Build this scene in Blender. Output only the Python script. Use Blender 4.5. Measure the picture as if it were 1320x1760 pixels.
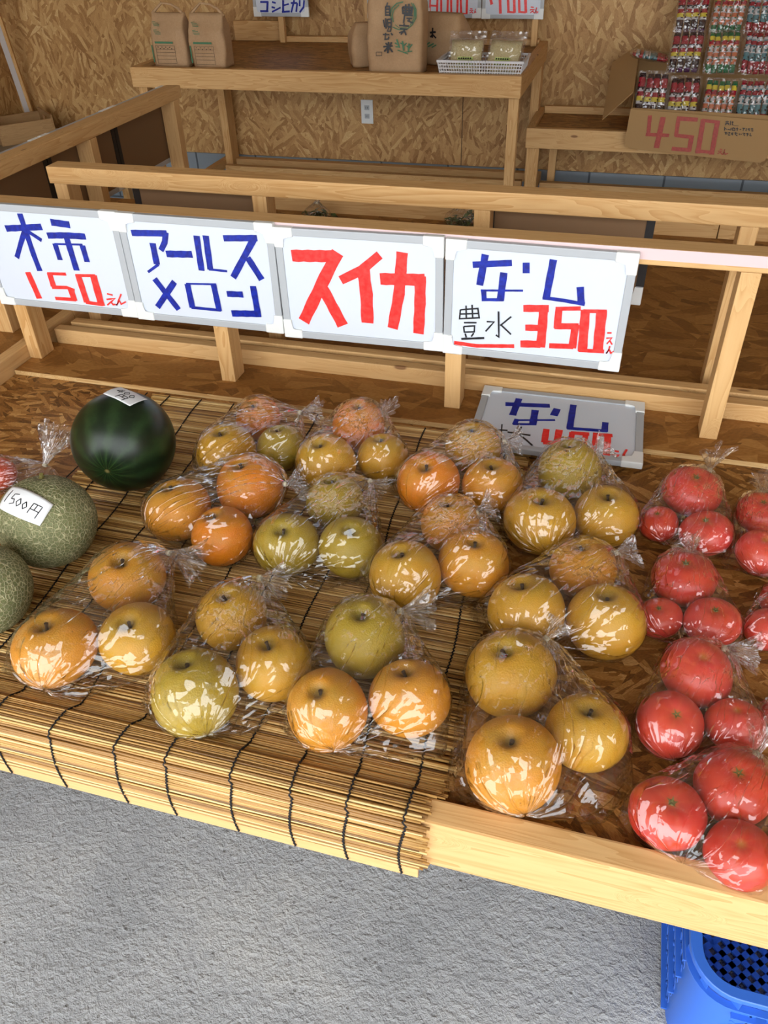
import bpy, bmesh, math, random
from mathutils import Vector, Matrix, noise
from mathutils.bvhtree import BVHTree
random.seed(7)
for o in list(bpy.data.objects): bpy.data.objects.remove(o)
SC = bpy.context.scene
COL = SC.collection
T = 0.75                      # height of the table top above the floor; all z below are relative to it
PI = math.pi

# ------------------------------------------------------------------ camera
cam_data = bpy.data.cameras.new('camera')
cam = bpy.data.objects.new('camera', cam_data); COL.objects.link(cam)
cam_data.sensor_fit = 'VERTICAL'; cam_data.sensor_height = 24.0
cam_data.lens = 1379.08 / 1760 * 24.0
cam_data.clip_start = 0.02
cr = Vector((0.96275, 0.26927, -0.02470)); cd = Vector((0.14725, -0.59870, -0.78732)); cf = Vector((-0.22679, 0.75436, -0.61604))
m = Matrix((cr, -cd, -cf)).transposed().to_4x4(); m.translation = Vector((0, 0, 1.0 + T))
cam.matrix_world = m
SC.camera = cam

# ------------------------------------------------------------------ light
SC.view_settings.view_transform = 'Standard'; SC.view_settings.look = 'None'
SC.view_settings.gamma = 1.0; SC.view_settings.exposure = 0.0
SC.view_settings.use_curve_mapping = False
SC.cycles.transparent_max_bounces = 32
SC.cycles.max_bounces = 10
W = bpy.data.worlds.new('overcast_sky'); SC.world = W; W.use_nodes = True
WN = W.node_tree; bg = WN.nodes['Background']
bg.inputs['Color'].default_value = (0.93, 0.97, 1.0, 1); bg.inputs['Strength'].default_value = 5.2
sun_d = bpy.data.lights.new('hazy_sun', 'SUN'); sun_d.energy = 0.15; sun_d.angle = math.radians(40); sun_d.color = (1, .95, .87)
sun = bpy.data.objects.new('hazy_sun', sun_d); COL.objects.link(sun)
sun.rotation_euler = (math.radians(62), 0, math.radians(-14)); sun.location = (0, -2, 4)

# ------------------------------------------------------------------ helpers
def tag(o, label=None, cat=None, group=None, kind=None):
    if label: o['label'] = label
    if cat: o['category'] = cat
    if group: o['group'] = group
    if kind: o['kind'] = kind
    return o
def thing(name, label, cat, loc=(0, 0, 0), rotz=0.0, group=None):
    o = bpy.data.objects.new(name, None); COL.objects.link(o)
    o.location = (loc[0], loc[1], loc[2] + T); o.rotation_euler = (0, 0, rotz); o.empty_display_size = .05
    return tag(o, label, cat, group)
def link(name, me, mats, parent=None, loc=(0, 0, 0), smooth=False):
    if smooth:
        for p in me.polygons: p.use_smooth = True
    o = bpy.data.objects.new(name, me); COL.objects.link(o)
    if not isinstance(mats, (list, tuple)): mats = [mats]
    if not me.materials:
        for mt in mats: me.materials.append(mt)
    o.location = loc
    if parent: o.parent = parent
    else: o.location = (loc[0], loc[1], loc[2] + T)
    return o
def obj(name, bm, mats, parent=None, loc=(0, 0, 0), smooth=False):
    me = bpy.data.meshes.new(name); bm.normal_update(); bm.to_mesh(me); bm.free()
    return link(name, me, mats, parent, loc, smooth)
def box(bm, x0, x1, y0, y1, z0, z1, mi=0):
    vs = [bm.verts.new(p) for p in ((x0,y0,z0),(x1,y0,z0),(x1,y1,z0),(x0,y1,z0),(x0,y0,z1),(x1,y0,z1),(x1,y1,z1),(x0,y1,z1))]
    fs = []
    for q in ((0,3,2,1),(4,5,6,7),(0,1,5,4),(1,2,6,5),(2,3,7,6),(3,0,4,7)):
        f = bm.faces.new([vs[i] for i in q]); f.material_index = mi; fs.append(f)
    return vs, fs
def bevel(bm, w, seg=2):
    bmesh.ops.bevel(bm, geom=list(bm.edges), offset=w, segments=seg, affect='EDGES', profile=.6)
def beam(name, x0, x1, y0, y1, z0, z1, mats, parent=None, bev=.0025, base=(0, 0, 0)):
    """a board: mesh centred on itself; base = the parent's own location"""
    bm = bmesh.new(); c = ((x0+x1)/2, (y0+y1)/2, (z0+z1)/2)
    box(bm, x0-c[0], x1-c[0], y0-c[1], y1-c[1], z0-c[2], z1-c[2])
    if bev: bevel(bm, bev)
    return obj(name, bm, mats, parent, (c[0]-base[0], c[1]-base[1], c[2]-base[2]))
def bar(bm, a, b, w, h, up=(0, 0, 1)):
    a = Vector(a); b = Vector(b); d = (b-a).normalized(); s = d.cross(Vector(up)).normalized(); u = s.cross(d)
    vs = []
    for p in (a, b):
        for (i, j) in ((-1,-1),(1,-1),(1,1),(-1,1)): vs.append(bm.verts.new(p + s*(i*w/2) + u*(j*h/2)))
    for q in ((3,2,1,0),(4,5,6,7),(0,1,5,4),(1,2,6,5),(2,3,7,6),(3,0,4,7)): bm.faces.new([vs[i] for i in q])
def tube(bm, pts, rad, n=8, cap=True, mi=0):
    pts = [Vector(p) for p in pts]; rings = []
    rr = rad if isinstance(rad, (list, tuple)) else [rad]*len(pts)
    pu = None
    for i, p in enumerate(pts):
        d = (pts[min(i+1, len(pts)-1)] - pts[max(i-1, 0)]).normalized()
        if pu is None: pu = d.orthogonal().normalized()
        u = (pu - d*pu.dot(d)).normalized(); pu = u; v = d.cross(u)
        rings.append([bm.verts.new(p + (u*math.cos(2*PI*k/n) + v*math.sin(2*PI*k/n))*rr[i]) for k in range(n)])
    for a, b in zip(rings, rings[1:]):
        for k in range(n):
            f = bm.faces.new((a[k], a[(k+1)%n], b[(k+1)%n], b[k])); f.material_index = mi
    if cap:
        bm.faces.new(rings[0][::-1]).material_index = mi; bm.faces.new(rings[-1]).material_index = mi
    return rings
def lathe(bm, prof, n=48, fn=None):
    """prof = [(r, z)]; fn(angle, j, r, z) -> (r, z) for lobes and dimples"""
    rings = []
    for j, (r, z) in enumerate(prof):
        if r < 1e-6: rings.append([bm.verts.new((0, 0, z))]); continue
        ring = []
        for k in range(n):
            a = 2*PI*k/n; q = fn(a, j, r, z) if fn else (r, z)
            ring.append(bm.verts.new((q[0]*math.cos(a), q[0]*math.sin(a), q[1])))
        rings.append(ring)
    for a, b in zip(rings, rings[1:]):
        for k in range(n):
            if len(a) == 1: bm.faces.new((a[0], b[(k+1)%n], b[k]))
            elif len(b) == 1: bm.faces.new((a[k], a[(k+1)%n], b[0]))
            else: bm.faces.new((a[k], a[(k+1)%n], b[(k+1)%n], b[k]))
    return rings

# ------------------------------------------------------------------ materials
class NT:
    def __init__(s, name):
        s.m = bpy.data.materials.new(name); s.m.use_nodes = True; s.t = s.m.node_tree; s.n = s.t.nodes; s.l = s.t.links
        s.b = s.n['Principled BSDF']; s.out = s.n['Material Output']
    def node(s, typ, **kw):
        nd = s.n.new(typ)
        for k, v in kw.items():
            if k.startswith('i_'): s.set(nd, k[2:], v)
            elif k.startswith('n_'): s.set(nd, int(k[2:]), v)
            else: setattr(nd, k, v)
        return nd
    def set(s, nd, key, v):
        inp = nd.inputs[key]
        if isinstance(v, bpy.types.NodeSocket): s.l.new(v, inp)
        else: inp.default_value = v
    def math(s, op, a, b=None, c=None, clamp=False):
        nd = s.n.new('ShaderNodeMath'); nd.operation = op; nd.use_clamp = clamp
        s.set(nd, 0, a)
        if b is not None: s.set(nd, 1, b)
        if c is not None: s.set(nd, 2, c)
        return nd.outputs[0]
    def mix(s, f, a, b, blend='MIX'):
        nd = s.n.new('ShaderNodeMix'); nd.data_type = 'RGBA'; nd.blend_type = blend
        s.set(nd, 0, f); s.set(nd, 6, a); s.set(nd, 7, b); return nd.outputs[2]
    def ramp(s, f, stops):
        nd = s.n.new('ShaderNodeValToRGB'); e = nd.color_ramp.elements
        while len(e) < len(stops): e.new(.5)
        for el, (p, c) in zip(e, stops): el.position = p; el.color = (*c, 1) if len(c) == 3 else c
        s.set(nd, 0, f); return nd.outputs[0]
    def coord(s, kind='Object'): return s.n.new('ShaderNodeTexCoord').outputs[kind]
    def vmath(s, op, a, b):
        nd = s.n.new('ShaderNodeVectorMath'); nd.operation = op; s.set(nd, 0, a); s.set(nd, 1, b); return nd.outputs[0]
    def bump(s, h, strength=.5, dist=.002):
        nd = s.n.new('ShaderNodeBump'); s.set(nd, 'Height', h); nd.inputs['Strength'].default_value = strength; nd.inputs['Distance'].default_value = dist
        s.l.new(nd.outputs[0], s.b.inputs['Normal']); return nd.outputs[0]
    def noise(s, v, scale, detail=2, rough=.5, dist=0.0, out=0):
        nd = s.node('ShaderNodeTexNoise'); s.set(nd, 'Vector', v)
        nd.inputs['Scale'].default_value = scale; nd.inputs['Detail'].default_value = detail
        nd.inputs['Roughness'].default_value = rough; nd.inputs['Distortion'].default_value = dist
        return nd.outputs[out]
    def vor(s, v, scale, feature='F1', dim='3D', rnd=1.0):
        nd = s.node('ShaderNodeTexVoronoi'); nd.voronoi_dimensions = dim; nd.feature = feature; s.set(nd, 'Vector', v)
        nd.inputs['Scale'].default_value = scale; nd.inputs['Randomness'].default_value = rnd; return nd
def srgb(r, g, b):
    f = lambda c: (c/255/12.92 if c/255 <= .04045 else ((c/255+.055)/1.055)**2.4)
    return (f(r), f(g), f(b))
def plain(name, c, rough=.5, spec=.5, metal=0):
    s = NT(name); s.b.inputs['Base Color'].default_value = (*c, 1); s.b.inputs['Roughness'].default_value = rough
    s.b.inputs['Specular IOR Level'].default_value = spec; s.b.inputs['Metallic'].default_value = metal
    return s.m
def wood(name, axis, light, dark, knot=(.16, .06, .02), rough=.55):
    s = NT(name); P = s.coord()
    oi = s.node('ShaderNodeObjectInfo')
    off = s.node('ShaderNodeCombineXYZ', n_0=s.math('MULTIPLY', oi.outputs['Random'], 17.0), n_1=s.math('MULTIPLY', oi.outputs['Random'], 31.0), n_2=s.math('MULTIPLY', oi.outputs['Random'], 7.0)).outputs[0]
    P = s.vmath('ADD', P, off)
    sc = [1.0, 1.0, 1.0]; sc[axis] = .07
    PS = s.vmath('MULTIPLY', P, tuple(sc))
    warp = s.node('ShaderNodeTexNoise', i_Vector=PS); warp.inputs['Scale'].default_value = 9.0
    PW = s.vmath('ADD', PS, s.vmath('MULTIPLY', warp.outputs['Color'], (.05, .05, .05)))
    kn_s = [11.0, 11.0, 11.0]; kn_s[axis] = 3.6
    kn = s.vor(s.vmath('MULTIPLY', P, tuple(kn_s)), 1.0)
    kd = kn.outputs['Distance']
    knr = s.node('ShaderNodeSeparateColor', i_Color=kn.outputs['Color']).outputs[0]
    near = s.math('SUBTRACT', .34, kd, clamp=True)
    g1 = s.noise(s.vmath('ADD', PW, s.node('ShaderNodeCombineXYZ', n_0=near, n_1=near, n_2=near).outputs[0]), 26.0, 2, .5, .6)
    g2 = s.noise(PS, 160.0, 3, .6)
    rings = s.math('FRACT', s.math('MULTIPLY', g1, 9.0))
    t = s.math('ADD', s.math('MULTIPLY', rings, .45), s.math('MULTIPLY', g2, .45))
    patch = s.noise(PS, 5.0, 2)
    t = s.math('ADD', t, s.math('MULTIPLY', s.math('SUBTRACT', patch, .5), .9), clamp=True)
    c = s.ramp(t, [(0.1, dark), (.45, tuple((a*2+b)/3 for a, b in zip(light, dark))), (.85, light)])
    thr = s.math('MULTIPLY', s.math('GREATER_THAN', knr, .52), .075)
    kmask = s.math('MULTIPLY', s.math('SUBTRACT', thr, kd), 40.0, clamp=True)
    c = s.mix(s.math('MULTIPLY', kmask, .8), c, (*knot, 1))
    s.set(s.b, 'Base Color', c); s.b.inputs['Roughness'].default_value = rough; s.b.inputs['Specular IOR Level'].default_value = .3
    s.bump(g2, .25, .001)
    return s.m
def osb(name, plane, length, width, spread, stops, rough=.5, contrast=1.0):
    s = NT(name)
    P3 = s.coord(); sep = s.node('ShaderNodeSeparateXYZ', n_0=P3).outputs
    a, b = {'xy': (0, 1), 'xz': (0, 2), 'yz': (1, 2), 'zx': (2, 0), 'zy': (2, 1)}[plane]
    P = s.node('ShaderNodeCombineXYZ', n_0=sep[a], n_1=sep[b]).outputs[0]
    tones = []; masks = []; grain = None; heights = []
    for k in range(3):
        Q = s.vmath('ADD', P, (3.1*k+.7, 1.7*k+.3, 0))
        wp = s.node('ShaderNodeTexNoise', i_Vector=Q); wp.inputs['Scale'].default_value = 1.0/length; wp.inputs['Detail'].default_value = 3
        Q = s.vmath('ADD', Q, s.vmath('MULTIPLY', s.vmath('SUBTRACT', wp.outputs['Color'], (.5, .5, .5)), (length*.16, length*.16, 0)))
        big = s.vor(Q, .62/length, dim='2D')
        r0 = s.node('ShaderNodeSeparateColor', i_Color=big.outputs['Color']).outputs
        ang = s.math('MULTIPLY', s.math('SUBTRACT', r0[0], .5), spread*2)
        rt = s.node('ShaderNodeVectorRotate', rotation_type='Z_AXIS', i_Vector=Q, i_Angle=ang).outputs[0]
        st = s.vmath('MULTIPLY', rt, (1/length, 1/width, 1))
        v = s.vor(st, 1.0, dim='2D'); vc = s.node('ShaderNodeSeparateColor', i_Color=v.outputs['Color']).outputs
        gr = s.noise(s.vmath('MULTIPLY', rt, (9/length, 6/width, 1)), 1.0, 2)
        tones.append(s.math('ADD', vc[0], s.math('MULTIPLY', s.math('SUBTRACT', gr, .5), .9)))
        masks.append(vc[1]); heights.append(v.outputs['Distance'])
    t = tones[0]
    for k in (1, 2):
        nd = s.node('ShaderNodeMix'); s.set(nd, 0, s.math('GREATER_THAN', masks[k], .58)); s.set(nd, 2, t); s.set(nd, 3, tones[k]); t = nd.outputs[0]
    lo = s.noise(P, 2.2, 3)
    t = s.math('ADD', s.math('MULTIPLY_ADD', s.math('SUBTRACT', t, .5), contrast, .5), s.math('MULTIPLY', s.math('SUBTRACT', lo, .5), .35))
    s.set(s.b, 'Base Color', s.ramp(t, stops)); s.b.inputs['Roughness'].default_value = rough
    s.b.inputs['Specular IOR Level'].default_value = .3
    s.bump(t, .45, .0015)
    return s.m

PL, PD = srgb(214, 174, 120), srgb(188, 141, 84)
WX = wood('pine_board_lengthwise', 0, PL, PD); WY = wood('pine_board_depthwise', 1, PL, PD); WZ = wood('pine_post_upright', 2, PL, PD)
OSB_STOPS = [(0.0, srgb(110, 72, 36)), (.2, srgb(152, 110, 64)), (.5, srgb(180, 138, 86)), (.8, srgb(200, 162, 108)), (1.0, srgb(226, 200, 152))]
WALL_BACK = osb('strand_board_wall', 'zx', .085, .017, 1.0, OSB_STOPS, .5, .62)
WALL_SIDE = osb('strand_board_side_wall', 'zy', .085, .017, 1.0, OSB_STOPS, .5, .62)
TS = [(0.0, srgb(74, 44, 16)), (.25, srgb(118, 76, 32)), (.5, srgb(144, 96, 44)), (.8, srgb(172, 124, 66)), (1.0, srgb(200, 156, 96))]
TABLE_OSB = osb('strand_board_table_top', 'xy', .055, .010, .9, TS, .42, .8)
TABLE_OSB2 = osb('strand_board_raised_panel', 'xy', .11, .03, .8, TS, .5, .5)
SHELF_OSB = osb('strand_board_shelf_top', 'xy', .07, .012, .4, TS, .45, .7)

WHITE_PANEL = plain('whiteboard_surface', srgb(206, 213, 224), .18, .5)
FRAME_GREY = plain('whiteboard_frame_grey_plastic', srgb(170, 174, 178), .4)
CAP_WHITE = plain('whiteboard_corner_white_plastic', srgb(222, 224, 222), .35)
HARDBOARD = plain('brown_hardboard_back', srgb(122, 92, 62), .75)
BLACK_TAPE = plain('black_strip', srgb(26, 20, 18), .6)
def marker(name, c1, c2):
    s = NT(name); n = s.noise(s.coord(), 90.0, 3)
    s.set(s.b, 'Base Color', s.mix(s.math('MULTIPLY', s.math('SUBTRACT', n, .35), 2.5, clamp=True), (*c1, 1), (*c2, 1))); s.b.inputs['Roughness'].default_value = .35
    return s.m
INK = {'b': marker('blue_marker_ink', srgb(6, 22, 122), srgb(8, 44, 172)), 'r': marker('red_marker_ink', srgb(226, 36, 34), srgb(242, 70, 64)),
       'k': plain('black_marker_ink', srgb(20, 20, 26), .4), 'g': plain('green_print_ink', srgb(62, 112, 78), .6)}
PINK = plain('pale_pink_tape', srgb(214, 190, 190), .6)

# ------------------------------------------------------------------ room
def struct(name, bm, mats, loc=(0, 0, 0), smooth=False):
    o = obj(name, bm, mats, None, loc, smooth); o['kind'] = 'structure'; return o
s = NT('rough_grey_concrete'); P = s.coord()
n1 = s.noise(P, 3.0, 4, .6); n2 = s.noise(P, 70.0, 4, .6); n3 = s.noise(P, 210.0, 2, .6)
cc = s.ramp(s.math('ADD', s.math('MULTIPLY', n1, .7), s.math('MULTIPLY', n2, .3)), [(.3, srgb(138, 140, 142)), (.5, srgb(158, 159, 160)), (.7, srgb(176, 175, 172))])
pit = s.vor(P, 42.0); pm = s.math('MULTIPLY', s.math('SUBTRACT', s.math('MULTIPLY', s.math('GREATER_THAN', s.node('ShaderNodeSeparateColor', i_Color=pit.outputs['Color']).outputs[1], .82), .16), pit.outputs['Distance']), 20.0, clamp=True)
cc = s.mix(s.math('MULTIPLY', pm, .6), cc, (*srgb(92, 88, 82), 1))
s.set(s.b, 'Base Color', cc); s.b.inputs['Roughness'].default_value = .8
h = s.math('ADD', s.math('MULTIPLY', s.math('POWER', n2, 1.5), 1.0), s.math('SUBTRACT', s.math('MULTIPLY', n3, .35), s.math('MULTIPLY', pm, .25)))
s.bump(h, 1.0, .0075); CONCRETE = s.m
bm = bmesh.new(); box(bm, -8, 8, -9, 4.95, -.95, -.75); struct('floor', bm, CONCRETE)

BACKY = 4.8; LX = -3.78; RX = 4.2; CZ = 2.1
bm = bmesh.new(); box(bm, LX-.02, RX, BACKY, BACKY+.06, -.286, CZ); struct('wall_back', bm, WALL_BACK)
bm = bmesh.new(); box(bm, LX-.06, LX, -2.0, BACKY+.06, -.286, CZ); struct('wall_left', bm, WALL_SIDE)
bm = bmesh.new(); box(bm, RX, RX+.06, -2.0, BACKY+.06, -.286, CZ); struct('wall_right', bm, WALL_SIDE)
s = NT('grey_foundation_block'); br = s.node('ShaderNodeTexBrick'); P = s.coord(); sp = s.node('ShaderNodeSeparateXYZ', n_0=P).outputs
s.set(br, 'Vector', s.node('ShaderNodeCombineXYZ', n_0=s.math('ADD', sp[0], sp[1]), n_1=sp[2]).outputs[0])
for k, v in (('Scale', 1.0), ('Mortar Size', .006), ('Brick Width', .4), ('Row Height', .195), ('Bias', 0.0)): br.inputs[k].default_value = v
br.inputs['Color1'].default_value = (*srgb(140, 150, 158), 1); br.inputs['Color2'].default_value = (*srgb(126, 136, 146), 1); br.inputs['Mortar'].default_value = (*srgb(84, 90, 98), 1)
s.set(s.b, 'Base Color', br.outputs['Color']); s.b.inputs['Roughness'].default_value = .85; BLOCK = s.m
bm = bmesh.new(); box(bm, LX-.08, RX+.06, BACKY-.012, BACKY+.1, -.75, -.286); struct('trim_foundation_back', bm, BLOCK)
bm = bmesh.new(); box(bm, LX-.08, LX+.012, -2.0, BACKY-.012, -.75, -.286); struct('trim_foundation_left', bm, BLOCK)
bm = bmesh.new(); box(bm, RX-.012, RX+.06, -2.0, BACKY-.012, -.75, -.286); struct('trim_foundation_right', bm, BLOCK)
CEIL = plain('pale_painted_ceiling', srgb(186, 172, 152), .8)
bm = bmesh.new(); box(bm, LX-.06, RX+.06, -1.3, BACKY+.06, CZ, CZ+.05); struct('ceiling', bm, CEIL)
# seam where two wall sheets meet
bm = bmesh.new(); box(bm, -.917, -.913, BACKY-.0015, BACKY, -.286, CZ); struct('trim_1', bm, plain('dark_board_joint', srgb(70, 48, 28), .8))
# ------------------------------------------------------------------ tables and rails
def panel(name, x0, x1, y0, y1, z0, z1, mat, parent, base):
    return beam(name, x0, x1, y0, y1, z0, z1, mat, parent, .0012, base)
b0 = (0, 1.1, -T)
ft = thing('display_table', 'front pine display table with the price signs hung along its rear rail', 'table', b0)
panel('tabletop', -1.48, 1.35, .604, 1.80, -.012, 0.0, TABLE_OSB, ft, b0)
panel('raised_panel', -1.477, 1.35, 1.563, 1.733, .0005, .0125, TABLE_OSB2, ft, b0)
beam('front_board', -1.515, 1.35, .566, .604, -.077, .028, WX, ft, .004, b0)
beam('cut_edge', -1.477, 1.35, 1.5618, 1.5629, .0005, .0122, wood('pale_cut_edge', 0, srgb(222, 190, 136), srgb(190, 146, 90)), ft, 0, b0)['label'] = 'pale sawn edge of the raised panel'
beam('side_board', -1.515, -1.481, .605, 1.86, -.04, .05, WY, ft, .003, b0)
beam('low_divider_board', -1.46, 1.35, 1.734, 1.765, .001, .053, WX, ft, .003, b0)
for x in (-1.48, -.912, -.334, .245, .824): beam('post', x, x+.038, 1.635, 1.692, .0125, .392, WZ, ft, .002, b0)
rl = beam('rail', -2.0, 1.35, 1.635, 1.692, .392, .426, WX, ft, .003, b0)
beam('pale_tape_strip', -1.9, 1.35, 1.6342, 1.6352, .403, .4255, PINK, ft, 0, b0)['label'] = 'pale pink strip along the rail face'
for x in (-1.47, 1.28):
    for y in (.61, 1.74): beam('leg', x, x+.045, y, y+.045, -T, -.013, WZ, ft, .002, b0)

b1 = (0, 2.4, -T)
rt = thing('display_table', 'rear pine display table behind the sign rail, with its own bare rail of posts', 'table', b1)
panel('tabletop', -1.48, 1.6, 1.802, 2.99, -.012, 0.0, TABLE_OSB2, rt, b1)
beam('low_divider_board', -1.44, 1.6, 1.785, 1.815, .001, .053, WX, rt, .003, b1)
beam('side_board', -1.515, -1.481, 1.862, 3.03, -.04, .05, WY, rt, .003, b1)
beam('far_board', -1.479, .34, 2.991, 3.03, -.05, .052, WX, rt, .003, b1)
beam('far_board', .343, 1.6, 2.991, 3.03, -.05, .052, WX, rt, .003, b1)
for x in (-1.45, -.885, -.325, .258, .83): beam('post', x, x+.038, 1.886, 1.942, 0.0, .398, WZ, rt, .002, b1)
beam('rail', -1.462, 1.6, 1.885, 1.942, .398, .441, WX, rt, .003, b1)
for x in (-1.44, 1.5):
    for y in (1.83, 2.94): beam('leg', x, x+.045, y, y+.045, -T, -.013, WZ, rt, .002, b1)

b2 = (-2.1, 2.0, -T)
lt = thing('display_table', 'left pine display table with a bare rail running back towards the corner', 'table', b2)
panel('tabletop', -2.7, -1.518, .9, 3.0, -.012, 0.0, TABLE_OSB2, lt, b2)
beam('side_board', -2.735, -2.701, .9, 3.0, -.04, .05, WY, lt, .003, b2)
for y in (1.78, 2.365, 2.93): beam('post', -1.698, -1.642, y, y+.038, 0.0, .388, WZ, lt, .002, b2)
beam('rail', -1.70, -1.642, 1.0, 3.0, .388, .43, WY, lt, .003, b2)
for x in (-2.68, -1.58):
    for y in (.95, 2.9): beam('leg', x, x+.045, y, y+.045, -T, -.013, WZ, lt, .002, b2)

# rice shelf against the back wall
b3 = (-1.4, 4.3, -T)
rs = thing('wall_shelf', 'high pine shelf table against the back wall carrying bags of rice', 'shelf', b3)
panel('shelf_top', -2.295, -.515, 3.838, 4.74, .322, .334, SHELF_OSB, rs, b3)
beam('front_board', -2.332, -.477, 3.80, 3.838, .263, .349, WX, rs, .004, b3)
beam('end_board', -.515, -.477, 3.838, 4.76, .263, .349, WY, rs, .003, b3)
beam('end_board', -2.332, -2.295, 3.838, 4.76, .263, .349, WY, rs, .003, b3)
beam('back_board', -2.2, -1.9, 4.725, 4.745, .335, .43, WX, rs, .003, b3)
beam('back_batten', -1.9, -.515, 4.70, 4.745, .335, .362, WX, rs, .003, b3)
for x in (-2.325, -.532):
    beam('leg', x, x+.045, 3.839, 3.885, -T, .262, WZ, rs, .002, b3)
    beam('leg', x, x+.045, 4.66, 4.755, -T, .262, WZ, rs, .002, b3)
beam('foot_rail', -2.37, -2.327, 3.85, 4.76, -.33, -.285, WY, rs, .002, b3)
beam('foot_rail', -.487, -.45, 3.85, 4.76, -.33, -.285, WY, rs, .002, b3)
beam('foot_rail', -2.28, -.533, 4.705, 4.755, -.33, -.285, WX, rs, .002, b3)
beam('foot_rail', -2.28, -.533, 4.55, 4.59, -.33, -.285, WX, rs, .002, b3)
for x in (-1.91, -1.425, -.555): beam('sign_post', x, x+.03, 4.67, 4.70, .335, .85, WZ, rs, .002, b3)

b4 = (.5, 4.5, -T)
cs = thing('wall_shelf', 'lower pine shelf table at the right of the back wall under the candy box', 'shelf', b4)
panel('shelf_top', -.46, 1.9, 4.318, 4.75, .008, .02, SHELF_OSB, cs, b4)
beam('front_board', -.496, 1.9, 4.28, 4.318, -.05, .042, WX, cs, .004, b4)
beam('end_board', -.496, -.461, 4.318, 4.76, -.05, .042, WY, cs, .003, b4)
beam('back_batten', -.46, 1.9, 4.715, 4.75, .021, .056, WX, cs, .003, b4)
beam('leg', -.49, -.43, 4.319, 4.36, -T, -.051, WZ, cs, .002, b4)
beam('leg', -.41, -.37, 4.68, 4.72, -T, .007, WZ, cs, .002, b4)
beam('leg', 1.82, 1.88, 4.319, 4.36, -T, -.051, WZ, cs, .002, b4)
beam('foot_rail', -.44, 1.9, 4.60, 4.64, -.36, -.30, WX, cs, .002, b4)

# ------------------------------------------------------------------ writing as thin strokes of ink
def stroke(bm, pts, w, z, mi):
    """flat ribbon in the xy plane of the sign, 0.3 mm thick"""
    P = [Vector((p[0]/1000, p[1]/1000)) for p in pts]
    # resample for slight wobble
    Q = []
    for a, b in zip(P, P[1:]):
        n = max(1, int((b-a).length/.012))
        for i in range(n): Q.append(a.lerp(b, i/n))
    Q.append(P[-1]); L = []; R = []
    w = w/1000/2
    for i, p in enumerate(Q):
        d0 = (Q[i]-Q[i-1]).normalized() if i > 0 else None
        d1 = (Q[i+1]-Q[i]).normalized() if i < len(Q)-1 else None
        d = (d0 or d1) if (d0 is None or d1 is None) else (d0+d1)
        if d.length < .2: d = d1 or d0
        d.normalize(); nn = Vector((-d.y, d.x)); k = 1.0
        if d0 is not None and d1 is not None: k = min(1.5, 1/max(.5, nn.dot(Vector((-d1.y, d1.x)))))
        ww = w*k*(1+.05*math.sin(i*1.7+p.x*90))
        L.append(p+nn*ww); R.append(p-nn*ww)
    top = [(bm.verts.new((l.x, l.y, z)), bm.verts.new((r.x, r.y, z))) for l, r in zip(L, R)]
    bot = [(bm.verts.new((l.x, l.y, z-.0004)), bm.verts.new((r.x, r.y, z-.0004))) for l, r in zip(L, R)]
    for i in range(len(top)-1):
        for q in ((top[i][1], top[i+1][1], top[i+1][0], top[i][0]), (top[i][0], top[i+1][0], bot[i+1][0], bot[i][0]), (top[i+1][1], top[i][1], bot[i][1], bot[i+1][1])):
            bm.faces.new(q).material_index = mi
    for t_, b_ in ((top[0], bot[0]), (top[-1], bot[-1])): bm.faces.new((t_[0], b_[0], b_[1], t_[1])).material_index = mi
def ink_part(name, strokes, z, parent, offset=(0, 0), inks=INK):
    """one part per ink colour"""
    names = {'b': 'blue_lettering', 'r': 'red_lettering', 'k': 'black_lettering', 'g': 'green_print'}
    for key in 'brkg':
        ss = [q for q in strokes if q[0] == key]
        if not ss: continue
        bm = bmesh.new()
        for i, (c, w, pts) in enumerate(ss): stroke(bm, [(a-offset[0], b-offset[1]) for a, b in pts], w, z+.00006*i, 0)
        o = obj(names[key], bm, inks[key], parent); o['label'] = {'b': 'blue handwritten lettering', 'r': 'red handwritten lettering', 'k': 'black brushed lettering', 'g': 'green printed mark'}[key]
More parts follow.
